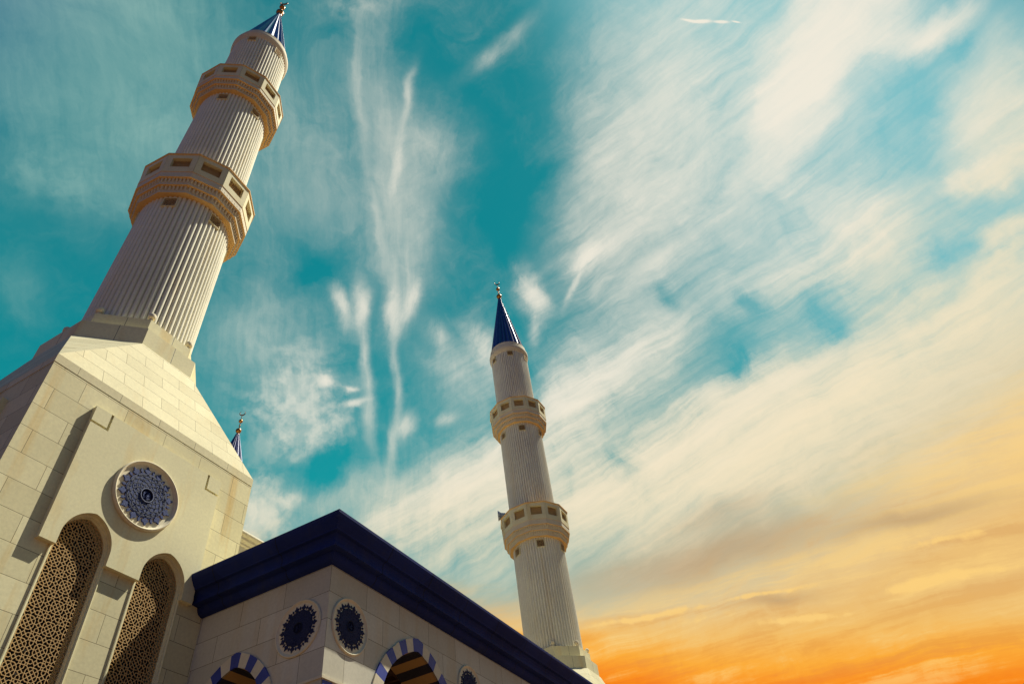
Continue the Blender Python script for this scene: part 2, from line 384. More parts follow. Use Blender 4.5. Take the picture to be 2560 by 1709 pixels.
def stone(name, base=STONE, courses=None, stain=0.5, rough=0.8):
    """Pale limestone; courses = (block width, course height, u shift, z shift) draws thin joints."""
    m, nt, b = new_mat(name)
    geo = nt.nodes.new('ShaderNodeNewGeometry')
    pos = geo.outputs['Position']
    big = noise(nt, pos, 0.45, 5, 0.6)
    fine = noise(nt, pos, 14, 5, 0.65)
    streakv = mapping(nt, pos, (1.7, 1.7, 0.22))
    streak = noise(nt, streakv, 1.0, 4, 0.6, 0.4)
    c = mixc(nt, ramp(nt, big.outputs[0], ((0.35, (0, 0, 0)), (0.68, (1, 1, 1)))).outputs[0],
             tuple(x * 0.94 for x in base), tuple(min(1, x * 1.07) for x in base))
    warm = (base[0] * 0.92, base[1] * 0.74, base[2] * 0.50)
    st = ramp(nt, streak.outputs[0], ((0.52, (0, 0, 0)), (0.74, (1, 1, 1)))).outputs[0]
    c = mixc(nt, mth(nt, 'MULTIPLY', st, stain), c, warm)
    f = ramp(nt, fine.outputs[0], ((0.3, (0.9, 0.9, 0.9)), (0.7, (1.05, 1.05, 1.05)))).outputs[0]
    c = mixc(nt, 1.0, c, f, 'MULTIPLY')
    bump = nt.nodes.new('ShaderNodeBump'); bump.inputs['Strength'].default_value = 0.12
    bump.inputs['Distance'].default_value = 0.01
    hsrc = fine.outputs[0]
    if courses:
        W, H, us, zs = courses
        sepn = nt.nodes.new('ShaderNodeSeparateXYZ'); nt.links.new(geo.outputs['True Normal'], sepn.inputs[0])
        sepp = nt.nodes.new('ShaderNodeSeparateXYZ'); nt.links.new(pos, sepp.inputs[0])
        usex = mth(nt, 'GREATER_THAN', mth(nt, 'ABSOLUTE', sepn.outputs[1]), mth(nt, 'ABSOLUTE', sepn.outputs[0]))
        u = mth(nt, 'ADD', mth(nt, 'MULTIPLY', sepp.outputs[0], usex),
                mth(nt, 'MULTIPLY', sepp.outputs[1], mth(nt, 'SUBTRACT', 1.0, usex)))
        cmb = nt.nodes.new('ShaderNodeCombineXYZ')
        nt.links.new(mth(nt, 'ADD', u, us), cmb.inputs[0]); nt.links.new(mth(nt, 'ADD', sepp.outputs[2], zs), cmb.inputs[1])
        br = nt.nodes.new('ShaderNodeTexBrick')
        br.offset = 0.5; br.offset_frequency = 2; br.squash = 1.0
        br.inputs['Scale'].default_value = 1.0
        br.inputs['Mortar Size'].default_value = 0.0052
        br.inputs['Mortar Smooth'].default_value = 0.05
        br.inputs['Bias'].default_value = 0.0
        br.inputs['Brick Width'].default_value = W; br.inputs['Row Height'].default_value = H
        br.inputs['Color1'].default_value = (0.86, 0.84, 0.80, 1); br.inputs['Color2'].default_value = (1.05, 1.04, 1.03, 1)
        br.inputs['Mortar'].default_value = (1, 1, 1, 1)
        nt.links.new(cmb.outputs[0], br.inputs['Vector'])
        c = mixc(nt, 1.0, c, br.outputs['Color'], 'MULTIPLY')
        c = mixc(nt, br.outputs['Fac'], c, (0.16, 0.12, 0.065))
        hsrc = mth(nt, 'SUBTRACT', fine.outputs[0], mth(nt, 'MULTIPLY', br.outputs['Fac'], 3.0))
    nt.links.new(hsrc, bump.inputs['Height'])
    nt.links.new(c, b.inputs['Base Color']); nt.links.new(bump.outputs[0], b.inputs['Normal'])
    b.inputs['Roughness'].default_value = rough
    b.inputs['Specular IOR Level'].default_value = 0.25
    return m

def paint(name, base, rough=0.5, var=0.25, scale=2.5, spec=0.4, metal=0.0, coat=0.0, bumps=0.1):
    m, nt, b = new_mat(name)
    geo = nt.nodes.new('ShaderNodeNewGeometry')
    n1 = noise(nt, geo.outputs['Position'], scale, 5, 0.6)
    n2 = noise(nt, geo.outputs['Position'], scale * 9, 4, 0.6)
    c = mixc(nt, n1.outputs[0], tuple(x * (1 - var) for x in base), tuple(min(1, x * (1 + var)) for x in base))
    nt.links.new(c, b.inputs['Base Color'])
    r = ramp(nt, n2.outputs[0], ((0.3, (rough * 0.8,) * 3), (0.7, (min(1, rough * 1.2),) * 3)))
    nt.links.new(r.outputs[0], b.inputs['Roughness'])
    bump = nt.nodes.new('ShaderNodeBump'); bump.inputs['Strength'].default_value = bumps; bump.inputs['Distance'].default_value = 0.01
    nt.links.new(n2.outputs[0], bump.inputs['Height']); nt.links.new(bump.outputs[0], b.inputs['Normal'])
    b.inputs['Specular IOR Level'].default_value = spec; b.inputs['Metallic'].default_value = metal
    b.inputs['Coat Weight'].default_value = coat; b.inputs['Coat Roughness'].default_value = 0.15
    return m

M = {}
M['stone'] = stone('limestone', stain=0.8)
M['carved'] = stone('carved_limestone', base=(0.70, 0.62, 0.45), stain=0.3)
M['marble'] = stone('pale_shaft_stone', base=(0.80, 0.76, 0.61), stain=0.35)
M['rosette_bright'] = paint('blue_carving_rim', (0.16, 0.19, 0.33), rough=0.6)
M['bounce_tint'] = stone('bounce_tinted_stone', base=(0.76, 0.49, 0.20), stain=0.3)  # same stone with the orange ground bounce painted into its colour
M['ped'] = stone('limestone_blocks', courses=(1.16, 0.595, 0.02, 0.17 - 0.595 + 0.02), stain=1.0)
M['pyr'] = stone('limestone_slope', base=(0.70, 0.64, 0.42), courses=(1.16, 0.46, 0.3, 0.0), stain=0.25)
M['wall'] = stone('limestone_wall', base=(0.63, 0.60, 0.50), courses=(1.27, 0.59, 0.0, 0.0), stain=0.55)
M['lattice'] = stone('lattice_stone', base=(0.58, 0.38, 0.17), stain=0.2)
def navy_blocks():
    """dark blue stone blocks, weathered: each block a little different, paler run-off marks and dull patches"""
    m, nt, b = new_mat('navy_cornice')
    geo = nt.nodes.new('ShaderNodeNewGeometry'); pos = geo.outputs['Position']
    sp = nt.nodes.new('ShaderNodeSeparateXYZ'); nt.links.new(pos, sp.inputs[0])
    blk = mth(nt, 'FLOOR', mth(nt, 'DIVIDE', mth(nt, 'ADD', mth(nt, 'ADD', sp.outputs[0], sp.outputs[1]), 20.0), 1.72))
    wn = nt.nodes.new('ShaderNodeTexWhiteNoise'); wn.noise_dimensions = '1D'; nt.links.new(blk, wn.inputs['W'])
    n1 = noise(nt, pos, 1.3, 6, .65); n2 = noise(nt, mapping(nt, pos, (2.6, 2.6, .5)), 1.6, 5, .65); n3 = noise(nt, pos, 26, 4, .6)
    c = mixc(nt, n1.outputs[0], (0.007, 0.016, 0.095), (0.018, 0.036, 0.20))
    c = mixc(nt, mth(nt, 'MULTIPLY', wn.outputs['Value'], .5), c, (0.006, 0.010, 0.060))
    c = mixc(nt, mth(nt, 'MULTIPLY', ramp(nt, n2.outputs[0], ((.52, (0, 0, 0)), (.75, (1, 1, 1)))).outputs[0], .35), c, (0.045, 0.050, 0.085))
    c = mixc(nt, mth(nt, 'MULTIPLY', ramp(nt, n1.outputs[0], ((.60, (0, 0, 0)), (.78, (1, 1, 1)))).outputs[0], .45), c, (0.018, 0.022, 0.018))
    nt.links.new(c, b.inputs['Base Color']); b.inputs['Roughness'].default_value = .72; b.inputs['Specular IOR Level'].default_value = .12
    bu = nt.nodes.new('ShaderNodeBump'); bu.inputs['Strength'].default_value = .25; bu.inputs['Distance'].default_value = .01
    nt.links.new(n3.outputs[0], bu.inputs['Height']); nt.links.new(bu.outputs[0], b.inputs['Normal'])
    return m
M['navy'] = navy_blocks()
M['gap'] = paint('open_joint', (0.002, 0.002, 0.004), rough=0.9)
M['rosette_dark'] = paint('dark_blue_carving', (0.018, 0.024, 0.075), rough=0.75, var=0.35, scale=6, spec=0.15, bumps=0.5)
M['rosette_dark_line'] = paint('dark_blue_carving_ridge', (0.03, 0.038, 0.10), rough=0.75, var=0.3, scale=9, spec=0.15, bumps=0.4)
M['blue'] = paint('blue_voussoir', (0.030, 0.052, 0.31), rough=0.55, var=0.35)
M['white'] = stone('pale_voussoir', base=(0.70, 0.62, 0.46), stain=0.1)
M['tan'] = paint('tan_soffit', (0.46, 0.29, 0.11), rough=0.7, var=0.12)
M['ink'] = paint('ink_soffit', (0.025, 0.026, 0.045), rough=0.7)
M['cone'] = paint('blue_metal_roof', (0.012, 0.020, 0.15), rough=0.34, var=0.25, spec=0.8, metal=0.25, coat=0.35, bumps=0.03)
M['gold'] = paint('aged_gold', (0.42, 0.19, 0.045), rough=0.32, var=0.2, metal=0.85, bumps=0.05)
M['bronze'] = paint('dark_bronze', (0.16, 0.07, 0.035), rough=0.4, var=0.2, metal=0.7)
M['dark'] = paint('dark_interior', (0.010, 0.008, 0.008), rough=0.9)
M['rosette'] = paint('blue_carving', (0.032, 0.050, 0.165), rough=0.7, var=0.35, scale=6, spec=0.2, bumps=0.5)
M['rosette_line'] = paint('blue_carving_ridge', (0.016, 0.022, 0.065), rough=0.7, var=0.3, scale=9, bumps=0.4)
M['cream'] = stone('cream_disc', base=(0.74, 0.66, 0.48), stain=0.05)
M['wood'] = paint('dark_wood_ceiling', (0.11, 0.05, 0.025), rough=0.6, var=0.4, scale=3)
M['metalwhite'] = paint('white_plastic', (0.45, 0.52, 0.6), rough=0.4)
M['ground'] = None

# ------------------------------------------------------------------ mesh helpers
def obj(name, bm, mats, parent=None, smooth=False):
    bmesh.ops.recalc_face_normals(bm, faces=bm.faces[:])
    me = bpy.data.meshes.new(name)
    bm.to_mesh(me); bm.free()
    for m in (mats if isinstance(mats, (list, tuple)) else [mats]): me.materials.append(m)
    if smooth:
        for p in me.polygons: p.use_smooth = True
    o = bpy.data.objects.new(name, me); COL.objects.link(o)
    if parent: o.parent = parent
    return o

def thing(name, loc, label, cat, group=None, rotz=0):
    o = bpy.data.objects.new(name, None); COL.objects.link(o)
    o.location = loc; o.rotation_euler = (0, 0, rotz); o.empty_display_size = 0.3
    o['label'] = label; o['category'] = cat
    if group: o['group'] = group
    return o

def box(bm, x0, x1, y0, y1, z0, z1, mi=0):
    v = [bm.verts.new((x, y, z)) for z in (z0, z1) for y in (y0, y1) for x in (x0, x1)]
    for f in ((0, 1, 3, 2), (4, 6, 7, 5), (0, 4, 5, 1), (2, 3, 7, 6), (0, 2, 6, 4), (1, 5, 7, 3)):
        bm.faces.new([v[i] for i in f]).material_index = mi
    return v

def prism(bm, pts, mapf, d0, d1, mi=0, caps=(True, True)):
    """pts: closed outline of (u, z); mapf(u, z, d) -> xyz"""
    a = [bm.verts.new(mapf(u, z, d0)) for u, z in pts]
    b = [bm.verts.new(mapf(u, z, d1)) for u, z in pts]
    n = len(pts)
    for i in range(n):
        bm.faces.new((a[i], a[(i + 1) % n], b[(i + 1) % n], b[i])).material_index = mi
    if caps[0]: bm.faces.new(a).material_index = mi
    if caps[1]: bm.faces.new(b[::-1]).material_index = mi

def ring_sweep(bm, prof, n, rot=0.0, closed_top=False, closed_bot=False, mi=0, cx=0, cy=0):
    """prof: list of (radius, z) or (radius, z, mat) revolved as an n-gon"""
    rows = []
    for p in prof:
        rows.append([bm.verts.new((cx + p[0] * cos(rot + 2 * pi * k / n), cy + p[0] * sin(rot + 2 * pi * k / n), p[1])) for k in range(n)])
    for i in range(len(rows) - 1):
        for k in range(n):
            bm.faces.new((rows[i][k], rows[i][(k + 1) % n], rows[i + 1][(k + 1) % n], rows[i + 1][k])).material_index = prof[i][2] if len(prof[i]) > 2 else mi
    if closed_bot: bm.faces.new(rows[0][::-1])
    if closed_top: bm.faces.new(rows[-1])
    return rows

def ring_mapped(bm, prof, n, mapf, u0, z0, mi=0, close=True):
    """a ring in a wall plane: prof list of (radius, depth) closed in section"""
    rows = []
    for r, d in prof:
        rows.append([bm.verts.new(mapf(u0 + r * cos(2 * pi * k / n), z0 + r * sin(2 * pi * k / n), d)) for k in range(n)])
    m = len(rows)
    for i in range(m if close else m - 1):
        for k in range(n):
            bm.faces.new((rows[i][k], rows[i][(k + 1) % n], rows[(i + 1) % m][(k + 1) % n], rows[(i + 1) % m][k])).material_index = mi

def sphere(bm, c, r, seg=20, rings=12, sz=1.0):
    bmesh.ops.create_uvsphere(bm, u_segments=seg, v_segments=rings, radius=r, matrix=Matrix.Translation(c) @ Matrix.Diagonal((1, 1, sz, 1)))

def tube(bm, pts, r, n=8, mi=0, rz=None):
    """round bar through pts (Vectors); r may be a list"""
    rows = []
    for i, p in enumerate(pts):
        t = (pts[min(i + 1, len(pts) - 1)] - pts[max(i - 1, 0)]).normalized()
        a = t.orthogonal().normalized(); b = t.cross(a)
        rr = r[i] if isinstance(r, (list, tuple)) else r
        rows.append([bm.verts.new(p + a * rr * cos(2 * pi * k / n) + b * rr * sin(2 * pi * k / n)) for k in range(n)])
    # keep the rings from twisting
    for i in range(len(rows) - 1):
        best = min(range(n), key=lambda s: sum((rows[i][k].co - rows[i + 1][(k + s) % n].co).length for k in range(n)))
        rows[i + 1] = rows[i + 1][best:] + rows[i + 1][:best]
        for k in range(n):
            bm.faces.new((rows[i][k], rows[i][(k + 1) % n], rows[i + 1][(k + 1) % n], rows[i + 1][k])).material_index = mi
    bm.faces.new(rows[0][::-1]).material_index = mi; bm.faces.new(rows[-1]).material_index = mi

def bar(bm, p, q, w, mapf, d0, d1, mi=0):
    """flat bar from p to q (u,z), width w, between depths d0 and d1"""
    dx, dz = q[0] - p[0], q[1] - p[1]; L = sqrt(dx * dx + dz * dz)
    if L < 1e-6: return
    nx, nz = -dz / L * w / 2, dx / L * w / 2
    ex, ez = dx / L * w * 0.30, dz / L * w * 0.30
    pts = [(p[0] - ex + nx, p[1] - ez + nz), (p[0] - ex - nx, p[1] - ez - nz), (q[0] + ex - nx, q[1] + ez - nz), (q[0] + ex + nx, q[1] + ez + nz)]
    prism(bm, pts, mapf, d0, d1, mi, (True, False))

def pointed(c, w, zs, za, n=14):
    h = za - zs; R = (w * w + h * h) / (2 * w); e = R - w
    a1 = math.acos(max(-1, min(1, e / R)))
    half = [(R * cos(a1 * i / n) - e, zs + R * sin(a1 * i / n)) for i in range(n + 1)]   # right spring -> apex
    return [(c - u, z) for u, z in half] + [(c + u, z) for u, z in half[-2::-1]]          # left spring -> apex -> right spring

def from_half(c, half):
    """half: list (u, z) from the bottom to the apex"""
    return [(c - u, z) for u, z in half] + [(c + u, z) for u, z in half[-2::-1]]

def wall_open(bm, mapf, u0, u1, z0, z1, outs, d, dep, mi=0, mi_rev=0):
    """front face of a wall at depth d with openings (each an outline left-bottom .. apex .. right-bottom), with reveals to depth dep"""
    def quad(a, b, c, e): bm.faces.new([bm.verts.new(mapf(u, z, d)) for u, z in (a, b, c, e)]).material_index = mi
    cur = u0
    for o in outs:
        if o[0][0] > cur: quad((cur, z0), (o[0][0], z0), (o[0][0], z1), (cur, z1))
        if o[0][1] > z0:
            pass
        for p, q in zip(o[:-1], o[1:]):
            if abs(p[0] - q[0]) > 1e-6: quad(p, q, (q[0], z1), (p[0], z1))
            f = bm.faces.new([bm.verts.new(mapf(*t)) for t in ((p[0], p[1], d), (q[0], q[1], d), (q[0], q[1], dep), (p[0], p[1], dep))])
            f.material_index = mi_rev
        cur = o[-1][0]
    if u1 > cur: quad((cur, z0), (u1, z0), (u1, z1), (cur, z1))
# ------------------------------------------------------------------ pierced stone lattice (star-and-octagon pattern)
def lattice_segments():
    """bars of one square cell of side 1, centred on an octagon"""
    S = []
    a, b = 0.295, 0.150
    oc = [(a, -b), (a, b), (b, a), (-b, a), (-a, b), (-a, -b), (-b, -a), (b, -a)]
    for i in range(8): S.append((oc[i], oc[(i + 1) % 8]))
    for sx in (-1, 1):
        for sy in (-1, 1):
            S.append(((0, 0), (sx * .31, sy * .31)))
            S.append(((sx * .22, 0), (0, sy * .22)))
            cx, cy = sx * .3625, sy * .3625; h = .0525
            q = [(cx - h, cy - h), (cx + h, cy - h), (cx + h, cy + h), (cx - h, cy + h)]
            for i in range(4): S.append((q[i], q[(i + 1) % 4]))
            S.append(((sx * .415, sy * .415), (sx * .5, sy * .5)))
    for s in (-1, 1):
        S.append(((s * .22, 0), (s * .385, 0))); S.append(((0, s * .22), (0, s * .385)))
    for sw in (0, 1):
        f = (lambda x, y: (x, y)) if sw == 0 else (lambda x, y: (y, x))
        q = [f(.385, 0), f(.5, .105), f(.615, 0), f(.5, -.105)]
        for i in range(4): S.append((q[i], q[(i + 1) % 4]))
        for s in (-1, 1):
            S += [(f(.5, s * .105), f(.41, s * .19)), (f(.41, s * .19), f(.415, s * .31)), (f(.5, s * .105), f(.59, s * .19)), (f(.59, s * .19), f(.585, s * .31)), (f(.415, s * .31), f(.585, s * .31))]
    return S
SEGS = lattice_segments()

def fill_lattice(bm, mapf, uc, zc, cell, u0, u1, z0, z1, inside, w, d0, d1):
    i0, i1 = int(math.floor((u0 - uc) / cell - .5)) - 1, int(math.ceil((u1 - uc) / cell + .5)) + 1
    j0, j1 = int(math.floor((z0 - zc) / cell - .5)) - 1, int(math.ceil((z1 - zc) / cell + .5)) + 1
    for i in range(i0, i1):
        for j in range(j0, j1):
            for si, (p, q) in enumerate(SEGS):
                P = (uc + (i + p[0]) * cell, zc + (j + p[1]) * cell); Q = (uc + (i + q[0]) * cell, zc + (j + q[1]) * cell)
                m = ((P[0] + Q[0]) / 2, (P[1] + Q[1]) / 2)
                if inside(*m): bar(bm, P, Q, w, mapf, d0 + (si * 7 % 23) * .00012, d1)      # each bar a hair deeper than the next: no two faces in one plane

# ------------------------------------------------------------------ round carved medallion
def medallion(parent, mapf, u, z, R, petals, depth, frame_name='medallion', mats=('rosette', 'rosette_line', 'rosette_bright')):
    """moulded stone ring, pale disc, raised blue rosette with a leafy edge"""
    bm = bmesh.new()
    D = depth; n = 72
    prof = [(R, 0.0), (R + 0.006, -D * .35), (R * .993, -D * .6), (R * .985, -D * .93), (R * .968, -D), (R * .950, -D * .96),
            (R * .940, -D * .70), (R * .915, -D * .45), (R * .905, -D * .36), (R * .885, -D * .02), (R * .875, .002), (R * .875, 0.03), (R * .9, 0.03)]
    ring_mapped(bm, prof, n, mapf, u, z)
    rim = obj(frame_name, bm, M['cream'], parent, True)
    for p in rim.data.polygons: p.use_smooth = True
    bm = bmesh.new()
    ring_mapped(bm, [(0.001, -.004), (R * .885, -.004)], n, mapf, u, z, close=False)
    obj('disc', bm, M['cream'], rim)
    bm = bmesh.new()
    r0 = R * 0.615; top = -D * .42; base = -.003
    # scalloped body
    pts = []
    for k in range(petals * 8):
        a = 2 * pi * k / (petals * 8)
        pts.append((u + (r0 + R * .035 * abs(cos(a * petals / 2))) * cos(a), z + (r0 + R * .035 * abs(cos(a * petals / 2))) * sin(a)))
    prism(bm, pts, mapf, base, top, 0)
    def leaf(a, r, L, W, tri):
        ca, sa = cos(a), sin(a)
        if tri: q = [(-.05, -.22), (.18, -.30), (.26, -.62), (.42, -.80), (.58, -.62), (.60, -.36), (.72, -.30), (1.0, 0), (.72, .30), (.60, .36), (.58, .62), (.42, .80), (.26, .62), (.18, .30), (-.05, .22)]
        else: q = [(0.1, -.10), (.22, -.18), (.42, -.5), (.62, -.46), (.95, 0), (.62, .46), (.42, .5), (.22, .18), (0.1, .10)]
        out = []
        for x, y in q:
            rr = r + x * L; tt = y * W
            out.append((u + rr * ca - tt * sa, z + rr * sa + tt * ca))
        prism(bm, out, mapf, base, top, 0)
    for k in range(petals):
        a = 2 * pi * (k + .5) / petals + pi / 2
        leaf(a, r0 * 1.0, R * .235, R * .125, True)
        leaf(a + pi / petals, r0 * 1.03, R * .165, R * .075, False)
    # interlaced raised arcs
    for k in range(petals):
        a = 2 * pi * k / petals
        for rr, cc in ((0.37, 0.235),):
            cu, cz = u + R * cc * cos(a), z + R * cc * sin(a)
            ring_mapped(bm, [(R * rr - R * .015, top - .0005), (R * rr - R * .012, top - R * .006), (R * rr + R * .012, top - R * .006), (R * rr + R * .015, top - .0005)], 30, mapf, cu, cz, 1, close=False)
    ring_mapped(bm, [(R * .185, top), (R * .187, top - R * .03), (R * .200, top - R * .03), (R * .203, top)], 40, mapf, u, z, 2, close=False)
    # small carved strokes inside and around the centre ring
    rnd = random.Random(3)
    for k in range(46):
        a = rnd.uniform(0, 2 * pi); r1 = R * .165 * sqrt(rnd.random()); L = R * rnd.uniform(.03, .07); b = rnd.choice((0, pi / 2, pi / 4, 2.2)) + a
        p = (u + r1 * cos(a), z + r1 * sin(a)); q = (p[0] + L * cos(b), p[1] + L * sin(b))
        bar(bm, p, q, R * .010, mapf, top, top - R * .012, 0)
    for k in range(150):
        a = rnd.uniform(0, 2 * pi); r1 = R * (.22 + .38 * sqrt(rnd.random())); L = R * rnd.uniform(.02, .05); b = a + rnd.choice((0, pi / 2, .8, -.8))
        p = (u + r1 * cos(a), z + r1 * sin(a)); q = (p[0] + L * cos(b), p[1] + L * sin(b))
        bar(bm, p, q, R * .009, mapf, top, top - R * .008, 0)
    obj('rosette', bm, [M[mats[0]], M[mats[1]], M[mats[2]]], rim)
    return rim

# ------------------------------------------------------------------ minaret
RIBS = 60
def reeded_shaft(bm, r, z0, z1, win=None):
    """ribbed drum; win = (z low, z high, angles, half angle) sinks the ribs where a vent sits"""
    depth = 0.095 * r / 1.65
    sec = []
    for k in range(RIBS):
        for t in (-.5, -.44, -.36, -.25, -.12, 0, .12, .25, .36, .44):
            a = 2 * pi * (k + t) / RIBS
            h = 0.0 if t == -.5 else depth * sqrt(max(0, 1 - (t / .47) ** 2))
            sec.append((a, r - depth + h))
    zs = [(z0 + (z1 - z0) * i / 3, 0) for i in range(4)]
    if win:
        e = .004
        zs = [q for q in zs if not (win[0] - .02 < q[0] < win[1] + .02)] + [(win[0] - e, 0), (win[0], 1), (win[1], 1), (win[1] + e, 0)]
        zs.sort()
    rows = []
    for zz, w in zs:
        row = []
        for a, rr in sec:
            if w and any(abs((a - t + pi) % (2 * pi) - pi) < win[3] for t in win[2]): rr = r - depth - .12
            row.append(bm.verts.new((rr * cos(a), rr * sin(a), zz)))
        rows.append(row)
    n = len(sec)
    for i in range(len(rows) - 1):
        for k in range(n):
            bm.faces.new((rows[i][k], rows[i][(k + 1) % n], rows[i + 1][(k + 1) % n], rows[i + 1][k]))

_grille_mesh = {}
def grille_mesh(kind, W, H, depth):
    """fine fretwork panel in its own frame: x along the facet, z up, y inwards"""
    key = (kind, round(W, 3), round(H, 3))
    if key in _grille_mesh: return _grille_mesh[key]
    bm = bmesh.new()
    f = lambda u, z, d: (u, d, z)
    c = 0.36 if kind == 'parapet' else 0.32
    fill_lattice(bm, f, 0, 0, c, -W / 2, W / 2, -H / 2, H / 2, lambda x, y: abs(x) < W / 2 and abs(y) < H / 2, 0.014 if kind == 'parapet' else 0.010, 0.0, 0.008)
    me = bpy.data.meshes.new('grille'); bmesh.ops.recalc_face_normals(bm, faces=bm.faces[:]); bm.to_mesh(me); bm.free()
    me.materials.append(M['lattice'])
    _grille_mesh[key] = me
    return me

def link_child(name, me, parent, loc, rotz):
    o = bpy.data.objects.new(name, me); COL.objects.link(o)
    o.parent = parent; o.location = loc; o.rotation_euler = (0, 0, rotz)
    return o

def balcony(root, zb, zr, zt, r_in, R, kr, rot, grilles=True):
    """dodecagonal balcony: stalactite corbel from zb to zr, panelled parapet from zr to zt"""
    bm = bmesh.new()
    n = 12; step = 2 * pi / n
    radii = [r_in + (R - r_in) * t for t in (0.30, 0.63, 0.95)]
    hs = (zr - zb) / 3
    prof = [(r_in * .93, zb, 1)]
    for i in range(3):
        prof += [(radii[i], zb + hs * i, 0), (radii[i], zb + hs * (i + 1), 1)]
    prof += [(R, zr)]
    # flat plates and upright bands
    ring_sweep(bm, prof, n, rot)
    # stalactite cells under every plate
    for i in range(3):
        R0 = radii[i]; R1 = radii[i + 1] if i < 2 else R * 0.99
        z0, z1 = zb + hs * i + hs * .22, zb + hs * (i + 1)
        ap0, ap1 = R0 * cos(step / 2), R1 * cos(step / 2)
        fw = 2 * R0 * sin(step / 2)
        m = 7 if i == 0 else 8
        for k in range(n):
            a = rot + step * (k + .5)
            ca, sa = cos(a), sin(a)
            W = lambda u, d, z: bm.verts.new((d * ca - u * sa, d * sa + u * ca, z))
            for j in range(m):
                uc = fw * ((j + .5) / m - .5); w = fw / m * .40
                proj = ap0 + (ap1 - ap0) * .52
                zc = z0 + (z1 - z0) * .45
                t = [W(uc - w, ap0 - .01, z1), W(uc - w * .8, proj, z1), W(uc + w * .8, proj, z1), W(uc + w, ap0 - .01, z1)]
                md = [W(uc - w * .75, ap0 - .01, zc), W(uc - w * .45, proj - (proj - ap0) * .25, zc), W(uc + w * .45, proj - (proj - ap0) * .25, zc), W(uc + w * .75, ap0 - .01, zc)]
                tip = W(uc, ap0 + .012, z0)
                for q in range(3): bm.faces.new((t[q], t[q + 1], md[q + 1], md[q]))
                for q in range(3): bm.faces.new((md[q], md[q + 1], tip))
    cor = obj('corbel', bm, [M['carved'], M['bounce_tint']], root)  # plate undersides carry the painted bounce light, bands stay plain stone
    # parapet
    bm = bmesh.new()
    H = zt - zr; Rt = R * 1.022
    for k in range(n):
        a = rot + step * (k + .5); ca, sa = cos(a), sin(a)
        def mp(u, z, d, ca=ca, sa=sa):
            Rz = R + (Rt - R) * (z - zr) / H; ap = Rz * cos(step / 2) - d; uu = u * Rz / R
            return (ap * ca - uu * sa, ap * sa + uu * ca, z)
        hw = R * sin(step / 2) - 0.007
        ow, oz0, oz1 = hw * .63, zr + H * .27, zr + H * .76
        # front with a sunken rectangle
        def quad(pts, d=0): bm.faces.new([bm.verts.new(mp(u, z, d)) for u, z in pts])
        quad(((-hw, zr), (hw, zr), (hw, oz0), (-hw, oz0))); quad(((-hw, oz1), (hw, oz1), (hw, zt - .07), (-hw, zt - .07)))
        quad(((-hw, oz0), (-ow, oz0), (-ow, oz1), (-hw, oz1))); quad(((ow, oz0), (hw, oz0), (hw, oz1), (ow, oz1)))
        c4 = ((-ow, oz0), (ow, oz0), (ow, oz1), (-ow, oz1))
        for i in range(4):
            p, q = c4[i], c4[(i + 1) % 4]
            bm.faces.new([bm.verts.new(mp(*t)) for t in ((p[0], p[1], 0), (q[0], q[1], 0), (q[0], q[1], .16), (p[0], p[1], .16))])
        for s in (-1, 1):    # narrow reveal in the corner joint
            bm.faces.new([bm.verts.new(mp(*t)) for t in ((s * hw, zr, 0), (s * hw, zt - .07, 0), (s * hw, zt - .07, .03), (s * hw, zr, .03))])
    for k in range(n):       # dark corner joints
        a = rot + step * k; b0 = 0.02 / R
        q = [(R * .985 * cos(a - b0), R * .985 * sin(a - b0), zr), (R * .985 * cos(a + b0), R * .985 * sin(a + b0), zr),
             (Rt * .985 * cos(a + b0), Rt * .985 * sin(a + b0), zt - .07), (Rt * .985 * cos(a - b0), Rt * .985 * sin(a - b0), zt - .07)]
        bm.faces.new([bm.verts.new(p) for p in q]).material_index = 1
    par = obj('parapet', bm, [M['stone'], M['ink']], root)
    bm = bmesh.new()
    ring_sweep(bm, [(Rt * .95, zt - .075), (Rt * 1.012, zt - .075), (Rt * 1.018, zt - .05), (Rt * 1.018, zt), (Rt * .86, zt), (Rt * .86, zr + .05)], n, rot)
    obj('coping', bm, M['bounce_tint'], par)  # warm bounce from below is put into the coping colour
    bm = bmesh.new()
    ring_sweep(bm, [(R * .86, zr + .05), (r_in * .9, zr + .05)], n, rot)
    obj('walkway', bm, M['stone'], par)
    if grilles:
        hw = R * sin(step / 2)
        Wd, Hd = 2 * hw * .63 + .02, H * .49 + .02
        me = grille_mesh('parapet', Wd, Hd, .1)
        zc = zr + H * .515; apc = (R + (Rt - R) * .515) * cos(step / 2) - .12
        for k in range(n):
            a = rot + step * (k + .5)
            link_child('grille', me, par, (apc * cos(a), apc * sin(a), zc), a + pi / 2)
    return par

